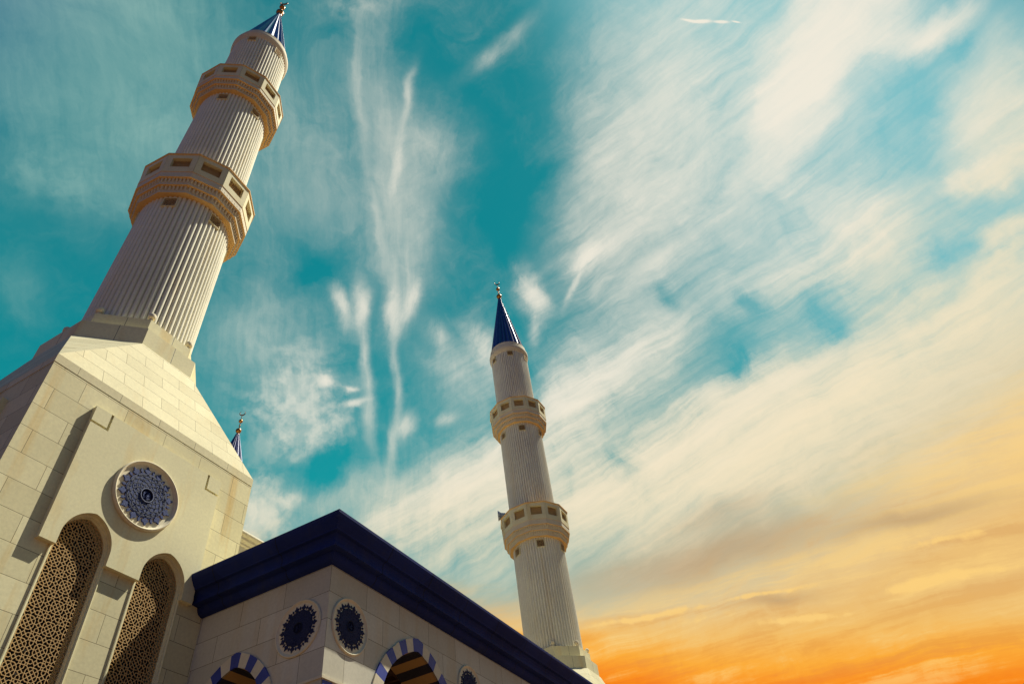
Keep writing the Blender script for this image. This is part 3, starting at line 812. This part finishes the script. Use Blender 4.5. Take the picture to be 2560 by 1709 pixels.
def minaret(name, loc, label, kr=1.0, kz=None, rot=radians(15), full=True, ped_half=3.085, ped_c=(0, 0)):
    """kr scales the radii, kz maps the standard levels to this tower's"""
    kz = kz or (lambda z: z)
    root = thing(name, (loc[0], loc[1], 0), label, 'minaret', 'minarets of the mosque')
    S = 'shaft'
    parts = {}
    # reeded shafts
    vent_a = [radians(30 + 60 * k) + (rot - radians(15)) * .8 for k in range(6)]
    for r, z0, z1, zc in ((1.66, 17.9, 25.9, 24.72), (1.565, 27.0, 35.5, 34.5), (1.49, 36.9, 43.3, 42.75)):
        bm = bmesh.new(); reeded_shaft(bm, r * kr, kz(z0), kz(z1), (kz(zc) - .27, kz(zc) + .27, vent_a, .158)); o = obj('shaft', bm, M['marble'], root, True)
        o.data.set_sharp_from_angle(angle=radians(38))
    balcony(root, kz(25.15), kz(26.18), kz(27.49), 1.76 * kr, 2.209 * kr * (1.0 if kr == 1 else 1.01), kr, rot, full)
    balcony(root, kz(35.02), kz(35.91), kz(37.2), 1.65 * kr, 2.116 * kr, kr, rot, full)
    # pierced vents under the rings
    for r, zc in ((1.66, 24.72), (1.565, 34.5), (1.49, 42.75)):
        r *= kr
        for k in range(6):
            a = vent_a[k]
            W, H = r * .138, 0.50
            bm = bmesh.new()
            f = lambda u, z, d: (u, d, z)
            bz = 0.06
            o4 = [(-W - .035, -H / 2 - .03), (W + .035, -H / 2 - .03), (W + .035, H / 2 + .035), (-W - .035, H / 2 + .035)]
            i4 = [(-W, -H / 2), (W, -H / 2), (W, H / 2), (-W, H / 2)]
            for i in range(4):
                j = (i + 1) % 4
                bm.faces.new([bm.verts.new(f(*t)) for t in ((*o4[i], -.02), (*o4[j], -.02), (*i4[j], -.02), (*i4[i], -.02))])
                bm.faces.new([bm.verts.new(f(*t)) for t in ((*o4[i], -.02), (*o4[j], -.02), (*o4[j], .10), (*o4[i], .10))])
                bm.faces.new([bm.verts.new(f(*t)) for t in ((*i4[i], -.02), (*i4[j], -.02), (*i4[j], .05), (*i4[i], .05))])
            me_name = 'vent'
            fr = obj(me_name, bm, M['stone'], root)
            fr.location = ((r + .004) * cos(a), (r + .004) * sin(a), kz(zc)); fr.rotation_euler = (0, 0, a + pi / 2)
            bm = bmesh.new()
            bm.faces.new([bm.verts.new((x, .09, z)) for x, z in i4])
            bk = obj('backing', bm, M['dark'], fr)
            if full:
                link_child('grille', grille_mesh('vent', 2 * W, H, .05), fr, (0, -.012, 0), 0)
    # ring moulding under the spire
    bm = bmesh.new()
    ring_sweep(bm, [(1.42 * kr, kz(43.0)), (1.50 * kr, kz(43.1)), (1.53 * kr, kz(43.22)), (1.60 * kr, kz(43.36)), (1.61 * kr, kz(43.62)), (1.585 * kr, kz(43.70)),
                    (1.545 * kr, kz(43.71)), (1.55 * kr, kz(43.86)), (1.53 * kr, kz(43.95)), (1.50 * kr, kz(43.96)), (1.495 * kr, kz(44.2)), (1.2 * kr, kz(44.22))], 96)
    o = obj('ring_moulding', bm, M['carved'], root, True); o.data.set_sharp_from_angle(angle=radians(35))
    # folded spire
    bm = bmesh.new()
    n = 22; rows = []
    for t in [i / 10 for i in range(11)]:
        z = kz(44.15) + (kz(51.85) - kz(44.15)) * t
        r1 = (1.46 + (0.13 - 1.46) * t) * kr
        rows.append([])
        for k in range(n):
            for dt, q in ((0, 1.0), (.05, 1.0), (.5, .89), (.95, 1.0)):
                a = 2 * pi * (k + dt) / n
                rows[-1].append(bm.verts.new((r1 * q * cos(a), r1 * q * sin(a), z)))
    m = len(rows[0])
    for i in range(len(rows) - 1):
        for k in range(m): bm.faces.new((rows[i][k], rows[i][(k + 1) % m], rows[i + 1][(k + 1) % m], rows[i + 1][k]))
    bm.faces.new(rows[-1])
    obj('spire', bm, M['cone'], root)
    # finial
    zt = kz(51.85)
    bm = bmesh.new()
    ring_sweep(bm, [(.14 * kr, zt - .08), (.17, zt - .02), (.10, zt + .06), (.05, zt + .12), (.045, zt + .30), (.04, zt + 1.0), (.06, zt + 1.05), (.035, zt + 1.2), (.03, zt + 2.0), (.025, zt + 2.3)], 14, closed_top=True)
    fin = obj('finial', bm, M['bronze'], root, True)
    for zc, r, sz in ((zt + .40, .25, .95), (zt + 1.03, .075, 1.3), (zt + 1.55, .185, 1.1)):
        bm = bmesh.new(); sphere(bm, (0, 0, zc), r, 24, 14, 1.0); obj('ball', bm, M['gold'], fin, True)
    bm = bmesh.new()
    rc, zc = .25, zt + 2.53
    pts, rad = [], []
    for i in range(27):
        a = radians(-90 - 152 + 304 * i / 26); t = abs(i - 13) / 13
        pts.append(Vector((rc * cos(a), 0, zc + rc * sin(a)))); rad.append(.052 * (1 - t ** 1.6) + .006)
    tube(bm, pts, rad, 8)
    cr = obj('crescent', bm, M['bronze'], fin, True); cr.rotation_euler = (0, 0, radians(-60))
    # stepped octagonal drum
    bm = bmesh.new()
    r8 = radians(22.5)
    ring_sweep(bm, [(2.28 * kr, kz(16.55)), (2.28 * kr, kz(17.33)), (1.98 * kr, kz(17.335)), (1.98 * kr, kz(18.0)), (1.5 * kr, kz(18.0))], 8, r8)
    # thin joints on the drum facets
    for k in range(8):
        a = r8 + pi / 4 * (k + .5) + .05; ca, sa = cos(a), sin(a); t = (r8 + pi / 4 * (k + .5))
        for ap, z0, z1 in ((2.28 * kr * cos(pi / 8), 16.6, 17.33), (1.98 * kr * cos(pi / 8), 17.34, 18.0)):
            ap += .002; u = .12
            p = [(ap * cos(t) - uu * sin(t), ap * sin(t) + uu * cos(t), kz(zz)) for uu, zz in ((u, z0), (u + .012, z0), (u + .012, z1), (u, z1))]
            bm.faces.new([bm.verts.new(v) for v in p]).material_index = 1
    drum = obj('drum', bm, [M['stone'], M['ink']], root)
    for k in range(8):
        a = r8 + pi / 4 * k
        bm = bmesh.new()
        c = Vector((1.86 * kr * cos(a), 1.86 * kr * sin(a), 0)); z = kz(18.0)
        ring_sweep(bm, [(.055, z), (.055, z + .13), (.10, z + .15), (.115, z + .19), (.115, z + .29), (.09, z + .33), (.03, z + .36)], 16, cx=c.x, cy=c.y, closed_top=True)
        o = obj('post_ornament', bm, M['carved'], root, True); o.data.set_sharp_from_angle(angle=radians(50))
    # sloped transition: square to octagon
    cx, cy = ped_c; h = ped_half
    za, zb = kz(13.80), kz(16.62)
    bm = bmesh.new()
    sq = [(cx + h, cy - h), (cx + h, cy + h), (cx - h, cy + h), (cx - h, cy - h)]
    R8 = 2.34 * kr
    oc = [(R8 * cos(r8 + pi / 4 * k), R8 * sin(r8 + pi / 4 * k)) for k in range(8)]
    Bv = [bm.verts.new((x, y, za)) for x, y in sq]; Tv = [bm.verts.new((x, y, zb)) for x, y in oc]
    # octagon corners: k=7,0 face +x; 1,2 face +y; 3,4 face -x; 5,6 face -y
    for (i, j, t0, t1) in ((0, 1, 7, 0), (1, 2, 1, 2), (2, 3, 3, 4), (3, 0, 5, 6)):
        bm.faces.new((Bv[i], Bv[j], Tv[t1], Tv[t0]))
    for (i, t0, t1) in ((0, 6, 7), (1, 0, 1), (2, 2, 3), (3, 4, 5)):
        bm.faces.new((Bv[i], Tv[t1], Tv[t0]))
    bm.faces.new(Tv)
    obj('sloped_roof', bm, M['pyr'], root)
    # eaves band
    bm = bmesh.new()
    e = h + .006
    box(bm, cx - e, cx + e, cy - e, cy + e, kz(13.56), kz(13.80) - .002)
    obj('eaves_band', bm, M['pyr'], root)
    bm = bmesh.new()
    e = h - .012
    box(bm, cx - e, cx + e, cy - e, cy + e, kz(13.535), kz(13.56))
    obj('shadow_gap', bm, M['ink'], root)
    return root
# ------------------------------------------------------------------ setting: ground
def ground_material():
    m, nt, b = new_mat('warm_paving')
    geo = nt.nodes.new('ShaderNodeNewGeometry')
    n1 = noise(nt, geo.outputs['Position'], 0.08, 5, 0.6)
    n2 = noise(nt, geo.outputs['Position'], 3.0, 5, 0.6)
    c = mixc(nt, n1.outputs[0], (0.080, 0.036, 0.013), (0.110, 0.052, 0.020))
    br = nt.nodes.new('ShaderNodeTexBrick'); br.inputs['Scale'].default_value = 1
    br.inputs['Brick Width'].default_value = 0.8; br.inputs['Row Height'].default_value = 0.8; br.inputs['Mortar Size'].default_value = 0.008
    br.inputs['Color1'].default_value = (0.9, 0.9, 0.9, 1); br.inputs['Color2'].default_value = (1.05, 1.05, 1.05, 1); br.inputs['Mortar'].default_value = (0.4, 0.4, 0.4, 1)
    nt.links.new(geo.outputs['Position'], br.inputs['Vector'])
    c = mixc(nt, 1.0, c, br.outputs['Color'], 'MULTIPLY')
    c = mixc(nt, 0.25, c, n2.outputs[0], 'OVERLAY')
    nt.links.new(c, b.inputs['Base Color']); b.inputs['Roughness'].default_value = 0.8
    return m
bm = bmesh.new()
bm.faces.new([bm.verts.new(p) for p in ((-1500, -1500, 0), (1500, -1500, 0), (1500, 1500, 0), (-1500, 1500, 0))])
g = obj('ground', bm, ground_material()); g['kind'] = 'structure'

# ------------------------------------------------------------------ the three minarets
AX = (-2.46, 6.94)
left = minaret('minaret', AX, 'big minaret whose square stone base carries a blue rosette and two latticed windows',
               1.0, None, radians(19), True, 3.087, (-2.428 - AX[0], 6.93 - AX[1]))
kzR = lambda z: z - .5 + .0087 * (z - 20)
right = minaret('minaret', (27.74, 6.68), 'slender minaret rising whole behind the long dark blue cornice',
                1.045, kzR, radians(14.2), True, 3.2, (0, 0))
kzF = lambda z: z * .8295
far = minaret('minaret', (21.45, 31.7), 'distant minaret showing only its blue spire tip beside the big stone base',
              1.2, kzF, radians(15), False, 3.09, (0, 0))

# pedestal of the near minaret, with its windows, raised panel and medallion
YP = 3.843
def mapP(u, z, d): return (u - AX[0], YP + d - AX[1], z)
C1, C2 = -3.3525, -1.36
win1 = [(C1 - .60, 2.4)] + pointed(C1, .60, 9.84, 10.56) + [(C1 + .60, 2.4)]
win2 = [(C2 - .60, 2.4)] + pointed(C2, .60, 9.78, 10.50) + [(C2 + .60, 2.4)]
bm = bmesh.new()
UL, UR = -5.514, 0.658
wall_open(bm, mapP, UL, UR, 0.0, 13.537, [], 0.5, 0.5)
bmesh.ops.delete(bm, geom=bm.faces[:], context='FACES')
wall_open(bm, mapP, UL, UR, 2.4, 13.537, [win1, win2], 0.0, 0.34)
def pquad(bm, pts, mi=0): bm.faces.new([bm.verts.new(p) for p in pts]).material_index = mi
pquad(bm, [mapP(UL, 0, 0), mapP(UR, 0, 0), mapP(UR, 2.4, 0), mapP(UL, 2.4, 0)])
W6 = UR - UL
pquad(bm, [mapP(UL, 0, 0), mapP(UL, 0, W6), mapP(UL, 13.537, W6), mapP(UL, 13.537, 0)])
pquad(bm, [mapP(UR, 0, 0), mapP(UR, 0, W6), mapP(UR, 13.537, W6), mapP(UR, 13.537, 0)])
pquad(bm, [mapP(UL, 0, W6), mapP(UR, 0, W6), mapP(UR, 13.537, W6), mapP(UL, 13.537, W6)])
ped = obj('pedestal', bm, M['ped'], left)
# raised panel with arched cut-outs and sunk L-shaped corner grooves
def raised_panel(mapf, ul, ur, zb, zt, arches, parent, D=.13):
    bm = bmesh.new()
    zc = zt - .47
    wall_open(bm, mapf, ul, ur, zb, zc, arches, -D, 0.0)
    def q(a, b, c, e, d=-D): bm.faces.new([bm.verts.new(mapf(u, z, d)) for u, z in (a, b, c, e)])
    gw, gz = .40, .41
    # middle of the upper strip, corner blocks, groove floors
    q((ul + gw + .06, zc), (ur - gw - .06, zc), (ur - gw - .06, zt), (ul + gw + .06, zt))
    for s, ue in ((1, ul), (-1, ur)):
        blk = sorted((ue, ue + s * gw)); grv = sorted((ue + s * gw, ue + s * (gw + .06)))
        q((blk[0], zt - gz), (blk[1], zt - gz), (blk[1], zt), (blk[0], zt))
        q((grv[0], zc), (grv[1], zc), (grv[1], zt), (grv[0], zt), -D + .055)
        q((blk[0], zc), (blk[1], zc), (blk[1], zt - gz), (blk[0], zt - gz), -D + .055)
        def side(a, b):
            bm.faces.new([bm.verts.new(mapf(*t)) for t in ((*a, -D), (*b, -D), (*b, -D + .055), (*a, -D + .055))])
        side((ue + s * gw, zt - gz), (ue + s * gw, zt)); side((ue + s * (gw + .06), zc), (ue + s * (gw + .06), zt))
        side((ue, zt - gz), (ue + s * gw, zt - gz)); side((ue, zc), (ue + s * (gw + .06), zc))
    # edges back to the wall
    def edge(a, b): bm.faces.new([bm.verts.new(mapf(*t)) for t in ((*a, -D), (*b, -D), (*b, 0), (*a, 0))])
    edge((ul, zb), (ul, zc)); edge((ur, zb), (ur, zc)); edge((ul, zt), (ur, zt))
    edge((ul, zt - gz), (ul, zt)); edge((ur, zt - gz), (ur, zt))
    for ue in (ul, ur): bm.faces.new([bm.verts.new(mapf(*t)) for t in ((ue, zc, -D + .055), (ue, zt - gz, -D + .055), (ue, zt - gz, 0), (ue, zc, 0))])
    cur = ul
    for o in arches + [[(ur, 0)]]:
        edge((cur, zb), (o[0][0], zb)); cur = o[-1][0]
    return obj('raised_panel', bm, M['stone'], parent)
PA1 = [(C1 - .5775, 9.60)] + pointed(C1, .5775, 9.86, 10.56) + [(C1 + .5775, 9.60)]
PA2 = [(C2 - .585, 9.60)] + pointed(C2, .585, 9.80, 10.497) + [(C2 + .585, 9.60)]
raised_panel(mapP, -4.290, -.465, 9.60, 13.01, [PA1, PA2], ped)
def mapS(u, z, d): return (UL + d - AX[0], YP + (UR - u) - AX[1], z)
raised_panel(mapS, -4.290, -.565, 9.60, 13.01, [PA1, PA2], ped)
# moulded window frames and lattices
def lattice_window(parent, mapf, c, zs, za, cell_u, cell_z, zb=2.4):
    bm = bmesh.new()
    outs = []
    # moulding sections: half width, apex, depth
    secs = [(.620, za + .085, 0.0), (.620, za + .085, -.030), (.600, za + .065, -.034), (.585, za + .05, -.012), (.560, za + .02, -.010), (.545, za + .004, .04), (.535, za - .006, .05), (.535, za - .006, .30)]
    rows = []
    for w, a, d in secs:
        ol = [(c - w, zb)] + pointed(c, w, zs, a, 14) + [(c + w, zb)]
        rows.append([bm.verts.new(mapf(u, z, d)) for u, z in ol])
    for i in range(len(rows) - 1):
        for k in range(len(rows[0]) - 1):
            bm.faces.new((rows[i][k], rows[i][k + 1], rows[i + 1][k + 1], rows[i + 1][k]))
    win = obj('window', bm, M['stone'], parent)
    ol = [(c - .545, zb)] + pointed(c, .545, zs, za, 14) + [(c + .545, zb)]
    bm = bmesh.new()
    h = za - zs; w = .56; R = (w * w + h * h) / (2 * w); e = R - w
    def inside(u, z):
        u = abs(u - c)
        if u > w or z < zb: return False
        if z <= zs: return True
        return (u + e) ** 2 + (z - zs) ** 2 < R * R
    fill_lattice(bm, mapf, cell_u, cell_z, .4215, c - w, c + w, 2.4, za, inside, .0128, .070, .088)
    obj('lattice', bm, M['lattice'], win)
    bm = bmesh.new()
    prism(bm, ol, mapf, .30, .33, 0)
    obj('backing', bm, M['dark'], win)
    return win
lattice_window(left, mapP, C1, 9.84, 10.50, C1 + .045, 7.715)
lattice_window(left, mapP, C2, 9.78, 10.44, C2 + .045, 7.66)
def mapPP(u, z, d): return mapP(u, z, d - .13)
medallion(left, mapPP, -2.425, 11.52, .865, 12, .09)

# plain pedestals of the two farther minarets
for r, hh, kz in ((right, 3.2, kzR), (far, 3.09, kzF)):
    bm = bmesh.new(); box(bm, -hh + .002, hh - .002, -hh + .002, hh - .002, 0, kz(13.535)); obj('pedestal', bm, M['ped'], r)

# ------------------------------------------------------------------ loudspeaker on the lower balcony of the middle minaret
spk = thing('loudspeaker', (26.50, 8.55, 27.36), 'small pale loudspeaker fixed outside the lower balcony of the middle minaret', 'loudspeaker', rotz=radians(118))
bm = bmesh.new()
prof = [(.05, -.30), (.16, -.28), (.18, -.14), (.20, 0), (.30, .14), (.35, .20), (.35, .24), (.30, .24)]
rows = []
for r_, x_ in prof:
    rows.append([bm.verts.new((x_, r_ * cos(2 * pi * k / 20), .2 + r_ * sin(2 * pi * k / 20))) for k in range(20)])
for i in range(len(rows) - 1):
    for k in range(20): bm.faces.new((rows[i][k], rows[i][(k + 1) % 20], rows[i + 1][(k + 1) % 20], rows[i + 1][k]))
bm.faces.new(rows[0])
obj('horn', bm, M['metalwhite'], spk, True)
bm = bmesh.new()
vs = [bm.verts.new((.18, .29 * cos(2 * pi * k / 20), .2 + .29 * sin(2 * pi * k / 20))) for k in range(20)]; bm.faces.new(vs)
obj('mouth', bm, M['bronze'], spk)
bm = bmesh.new(); box(bm, -.30, -.22, -.04, .04, -.25, .08); box(bm, -.70, -.22, -.03, .03, -.25, -.19)
obj('bracket', bm, M['bronze'], spk)

# ------------------------------------------------------------------ gallery (portico) with blue cornice
gal = thing('gallery', (0, 0, 0), 'low pale stone gallery with dark blue cornice and striped pointed arches', 'gallery')
def mapF(u, z, d): return (u, d, z)
def mapL(u, z, d): return (d, u, z)
ZT = 9.46
XE = 24.54
FIN = [(1.42, 0.0), (1.42, 6.9), (1.39, 7.25), (1.30, 7.56), (1.17, 7.77), (1.01, 7.967), (.827, 8.125), (.60, 8.29), (.37, 8.415), (.15, 8.50), (0, 8.53)]
FOUT = [(1.80, 0.0), (1.80, 6.9), (1.76, 7.20), (1.685, 7.45), (1.57, 7.70), (1.42, 7.94), (1.25, 8.14), (.77, 8.54), (.45, 8.715), (.2, 8.80), (0, 8.85)]
LIN = [(.88, 0.0), (.88, 6.7), (.86, 7.0), (.80, 7.25), (.70, 7.476), (.54, 7.65), (.36, 7.79), (.13, 7.895), (0, 7.92)]
LOUT = [(1.22, 0.0), (1.22, 6.7), (1.18, 7.15), (1.09, 7.40), (.93, 7.644), (.71, 7.875), (.48, 8.05), (.22, 8.175), (0, 8.245)]
FC = [3.27 + 4.985 * i for i in range(5) if 3.27 + 4.985 * i + 1.9 < XE]
LC = 2.42
DEP = .92
bm = bmesh.new()
wall_open(bm, mapF, 0.0, XE, 0.0, ZT, [from_half(c, FIN) for c in FC], 0.0, .004)
obj('front_wall', bm, M['wall'], gal)
bm = bmesh.new()
wall_open(bm, mapL, 0.0, YP - .002, 0.0, ZT, [from_half(LC, LIN)], 0.0, .004)
obj('side_wall', bm, M['wall'], gal)
# striped soffits and inner faces
def resample(half, segs):
    """points along a half outline at given arc lengths measured from the apex"""
    pts = half[::-1]; out = []
    for s in segs:
        acc = 0
        for p, q in zip(pts[:-1], pts[1:]):
            L = sqrt((p[0] - q[0]) ** 2 + (p[1] - q[1]) ** 2)
            if acc + L >= s - 1e-9:
                t = (s - acc) / L; out.append((p[0] + (q[0] - p[0]) * t, p[1] + (q[1] - p[1]) * t)); break
            acc += L
        else: out.append(pts[-1])
    return out
def hlen(half): return sum(sqrt((p[0] - q[0]) ** 2 + (p[1] - q[1]) ** 2) for p, q in zip(half[:-1], half[1:]))
def striped_arch(parent, mapf, c, inn, out, key, width, dep, prot=.045):
    """ring of alternating blue and pale voussoirs with a striped soffit; straight jambs are striped too"""
    Lo, Li = hlen(out), hlen(inn)
    so = [key / 2]
    while so[-1] + width < Lo: so.append(so[-1] + width)
    # matching positions on the inner line: arch part shares proportionally, jambs by height
    jo, ji = out[1][1], inn[1][1]
    ao, ai = Lo - jo, Li - ji
    si = [s / ao * ai if s < ao else ai + (s - ao) for s in so]
    po = [(0, out[-1][1])] + resample(out, so); pi_ = [(0, inn[-1][1])] + resample(inn, si)
    bmr = bmesh.new(); bms = bmesh.new()
    def fill(o_pts, i_pts, mi):
        prism(bmr, o_pts + i_pts[::-1], mapf, -prot, 0.0, mi, (True, False))
        for p, q in zip(i_pts[:-1], i_pts[1:]):
            bms.faces.new([bms.verts.new(mapf(*t)) for t in ((p[0], p[1], -prot), (q[0], q[1], -prot), (q[0], q[1], dep), (p[0], p[1], dep))]).material_index = mi
    def sub(half, s0, s1, n):
        return resample(half, [s0 + (s1 - s0) * k / n for k in range(n + 1)])
    for s in (-1, 1):
        fo = [(c + s * u, z) for u, z in sub(out, 0, so[0], 2)]; fi = [(c + s * u, z) for u, z in sub(inn, 0, si[0], 2)]
        fill(fo, fi, 0)
        for k in range(len(so) - 1):
            fo = [(c + s * u, z) for u, z in sub(out, so[k], so[k + 1], 1)]; fi = [(c + s * u, z) for u, z in sub(inn, si[k], si[k + 1], 1)]
            fill(fo, fi, (k + 1) % 2)
    ring = obj('arch', bmr, [M['blue'], M['white']], parent)
    obj('soffit', bms, [M['ink'], M['tan']], ring)
    return ring
for c in FC: striped_arch(gal, mapF, c, FIN, FOUT, .47, .315, DEP)
striped_arch(gal, mapL, LC, LIN, LOUT, .30, .30, DEP)
# inner walls, ceiling and floor of the gallery
bm = bmesh.new()
wall_open(bm, mapF, DEP, XE, 0.0, ZT, [from_half(c, FIN) for c in FC], DEP, DEP + .003)
wall_open(bm, mapL, DEP, YP - .002, 0.0, ZT, [from_half(LC, LIN)], DEP, DEP + .003)
obj('inner_wall', bm, M['wall'], gal)
bm = bmesh.new()
box(bm, DEP, XE, 5.9, 6.2, 0, ZT); obj('back_wall', bm, M['wall'], gal)
bm = bmesh.new()
box(bm, 0.03, XE, 0.03, 6.2, ZT - .02, ZT + .06)
for i in range(60):
    x = 1.0 + i * .4
    if x < XE: box(bm, x, x + .12, DEP, 5.9, ZT - .20, ZT - .02)
for y in (1.9, 3.4, 4.9): box(bm, DEP, XE, y, y + .18, ZT - .38, ZT - .205)
obj('ceiling', bm, M['wood'], gal)
# string moulding and striped pier caps at the corner
bm = bmesh.new()
prof = [(0, -.035), (3.27 - 1.80, -.035), (3.27 - 1.80, 0)]
box(bm, -.035, 3.27 - 1.80, -.035, -.001, 7.05, 7.10); obj('string_course', bm, M['carved'], gal)
bm = bmesh.new(); box(bm, -.035, -.001, -.001, LC - 1.22, 7.05, 7.10); obj('string_course', bm, M['carved'], gal)
for c0, c1 in zip(FC[:-1], FC[1:]):
    bm = bmesh.new(); box(bm, c0 + 1.80, c1 - 1.80, -.035, -.001, 7.05, 7.10); obj('string_course', bm, M['carved'], gal)
def inlay(x0, x1, y0, y1):
    bm = bmesh.new(); box(bm, x0, x1, y0, y1, 6.62, 7.03); obj('inlay_block', bm, M['blue'], gal)
for i in range(2): inlay(.02 + i * .72, .32 + i * .72, -.012, -.001)
inlay(-.012, -.001, .50, .86)
for c0, c1 in zip(FC[:-1], FC[1:]):
    for k in range(2): inlay(c0 + 1.92 + k * .72, c0 + 2.22 + k * .72, -.012, -.001)
# cornice: one moulded profile along both walls with a mitred corner
CP = [(0.0, 9.455), (.06, 9.47), (.12, 9.50), (.165, 9.55), (.19, 9.61), (.195, 9.655), (.36, 9.665), (.362, 9.70), (.345, 9.78), (.36, 9.86), (.40, 9.93), (.49, 9.94), (.50, 9.97), (.56, 10.04), (.63, 10.14), (.66, 10.21), (.665, 10.275), (.0, 10.30)]
bm = bmesh.new()
rows = []
for o, z in CP:
    rows.append([bm.verts.new(p) for p in ((-o, YP - .135 if False else YP - .002, z), (-o, -o, z), (XE, -o, z))])
for i in range(len(rows) - 1):
    for k in range(2): bm.faces.new((rows[i][k], rows[i][k + 1], rows[i + 1][k + 1], rows[i + 1][k]))
# joints of the cornice blocks
for x in [1.35 + 1.72 * i for i in range(14)]:
    if x < XE:
        for (o0, z0), (o1, z1) in zip(CP[:-2], CP[1:-1]):
            dz, do = z1 - z0, o1 - o0; L = sqrt(dz * dz + do * do); no, nz = dz / L * .002, -do / L * .002
            bm.faces.new([bm.verts.new(p) for p in ((x, -o0 - no, z0 + nz), (x + .016, -o0 - no, z0 + nz), (x + .016, -o1 - no, z1 + nz), (x, -o1 - no, z1 + nz))]).material_index = 1
for y in (1.15, 3.05):
    for (o0, z0), (o1, z1) in zip(CP[:-2], CP[1:-1]):
        dz, do = z1 - z0, o1 - o0; L = sqrt(dz * dz + do * do); no, nz = dz / L * .002, -do / L * .002
        bm.faces.new([bm.verts.new(p) for p in ((-o0 - no, y, z0 + nz), (-o0 - no, y + .016, z0 + nz), (-o1 - no, y + .016, z1 + nz), (-o1 - no, y, z1 + nz))]).material_index = 1
obj('cornice', bm, [M['navy'], M['gap']], gal)
bm = bmesh.new()
pquad(bm, [(0, 0, 10.30), (XE, 0, 10.30), (XE, 6.2, 10.30), (0, 6.2, 10.30)])
obj('roof', bm, M['stone'], gal)
# medallions on the gallery walls
medallion(gal, mapF, .735, 8.31, .60, 14, .04, mats=('rosette_dark', 'rosette_dark_line', 'rosette_line'))
for c0, c1 in zip(FC[:-1], FC[1:]): medallion(gal, mapF, (c0 + c1) / 2 - .03, 8.31, .60, 14, .04, mats=('rosette_dark', 'rosette_dark_line', 'rosette_line'))
medallion(gal, mapL, .76, 8.27, .60, 14, .04, mats=('rosette_dark', 'rosette_dark_line', 'rosette_line'))

# ------------------------------------------------------------------ prayer hall far behind, only a corner of it shows
hall = thing('prayer_hall', (0, 20, 0), 'pale far hall peeping out between the big stone base and the blue cornice', 'building')
def mapH(u, z, d): return (u, d, z)
HZ = 24.05
def hall_win(c): return [(c - .30, 22.2)] + pointed(c, .30, 23.72, 24.02, 8) + [(c + .30, 22.2)]
hw = [hall_win(c) for c in (12.6, 15.22, 17.84, 20.46)]
bm = bmesh.new()
wall_open(bm, mapH, 2.0, 26.0, 22.2, HZ, hw, 0.0, .35)
pquad(bm, [(2, 0, 0), (26, 0, 0), (26, 0, 22.2), (2, 0, 22.2)]); pquad(bm, [(26, 0, 0), (26, 28, 0), (26, 28, HZ), (26, 0, HZ)]); pquad(bm, [(2, 0, 0), (2, 28, 0), (2, 28, HZ), (2, 0, HZ)])
pquad(bm, [(2, 28, 0), (26, 28, 0), (26, 28, HZ), (2, 28, HZ)])
obj('wall', bm, M['marble'], hall)
for c in (12.6, 15.22, 17.84, 20.46):
    bm = bmesh.new(); prism(bm, hall_win(c), mapH, .30, .33); w_ = obj('window', bm, M['dark'], hall)
    bm = bmesh.new(); fill_lattice(bm, mapH, c, 23.2, .5, c - .30, c + .30, 22.8, 24.1, lambda u, z: abs(u - c) < .30 and z < 24.0 - abs(u - c) * .6, .02, .12, .15); obj('lattice', bm, M['lattice'], w_)
bm = bmesh.new()
HP = [(0, 24.05), (.12, 24.08), (.13, 24.20), (.36, 24.24), (.38, 24.38), (.60, 24.42), (.66, 24.50), (.64, 24.60), (.50, 24.68), (0, 24.72)]
rows = [[bm.verts.new(p) for p in ((2 - o, 28, z), (2 - o, -o, z), (26 + o, -o, z), (26 + o, 28, z))] for o, z in HP]
for i in range(len(rows) - 1):
    for k in range(3): bm.faces.new((rows[i][k], rows[i][k + 1], rows[i + 1][k + 1], rows[i + 1][k]))
bm.faces.new(rows[-1])
obj('cornice', bm, M['marble'], hall)
bm = bmesh.new(); box(bm, 4, 24, -1.0, 0, 22.0, 22.2); obj('ledge', bm, M['stone'], hall)
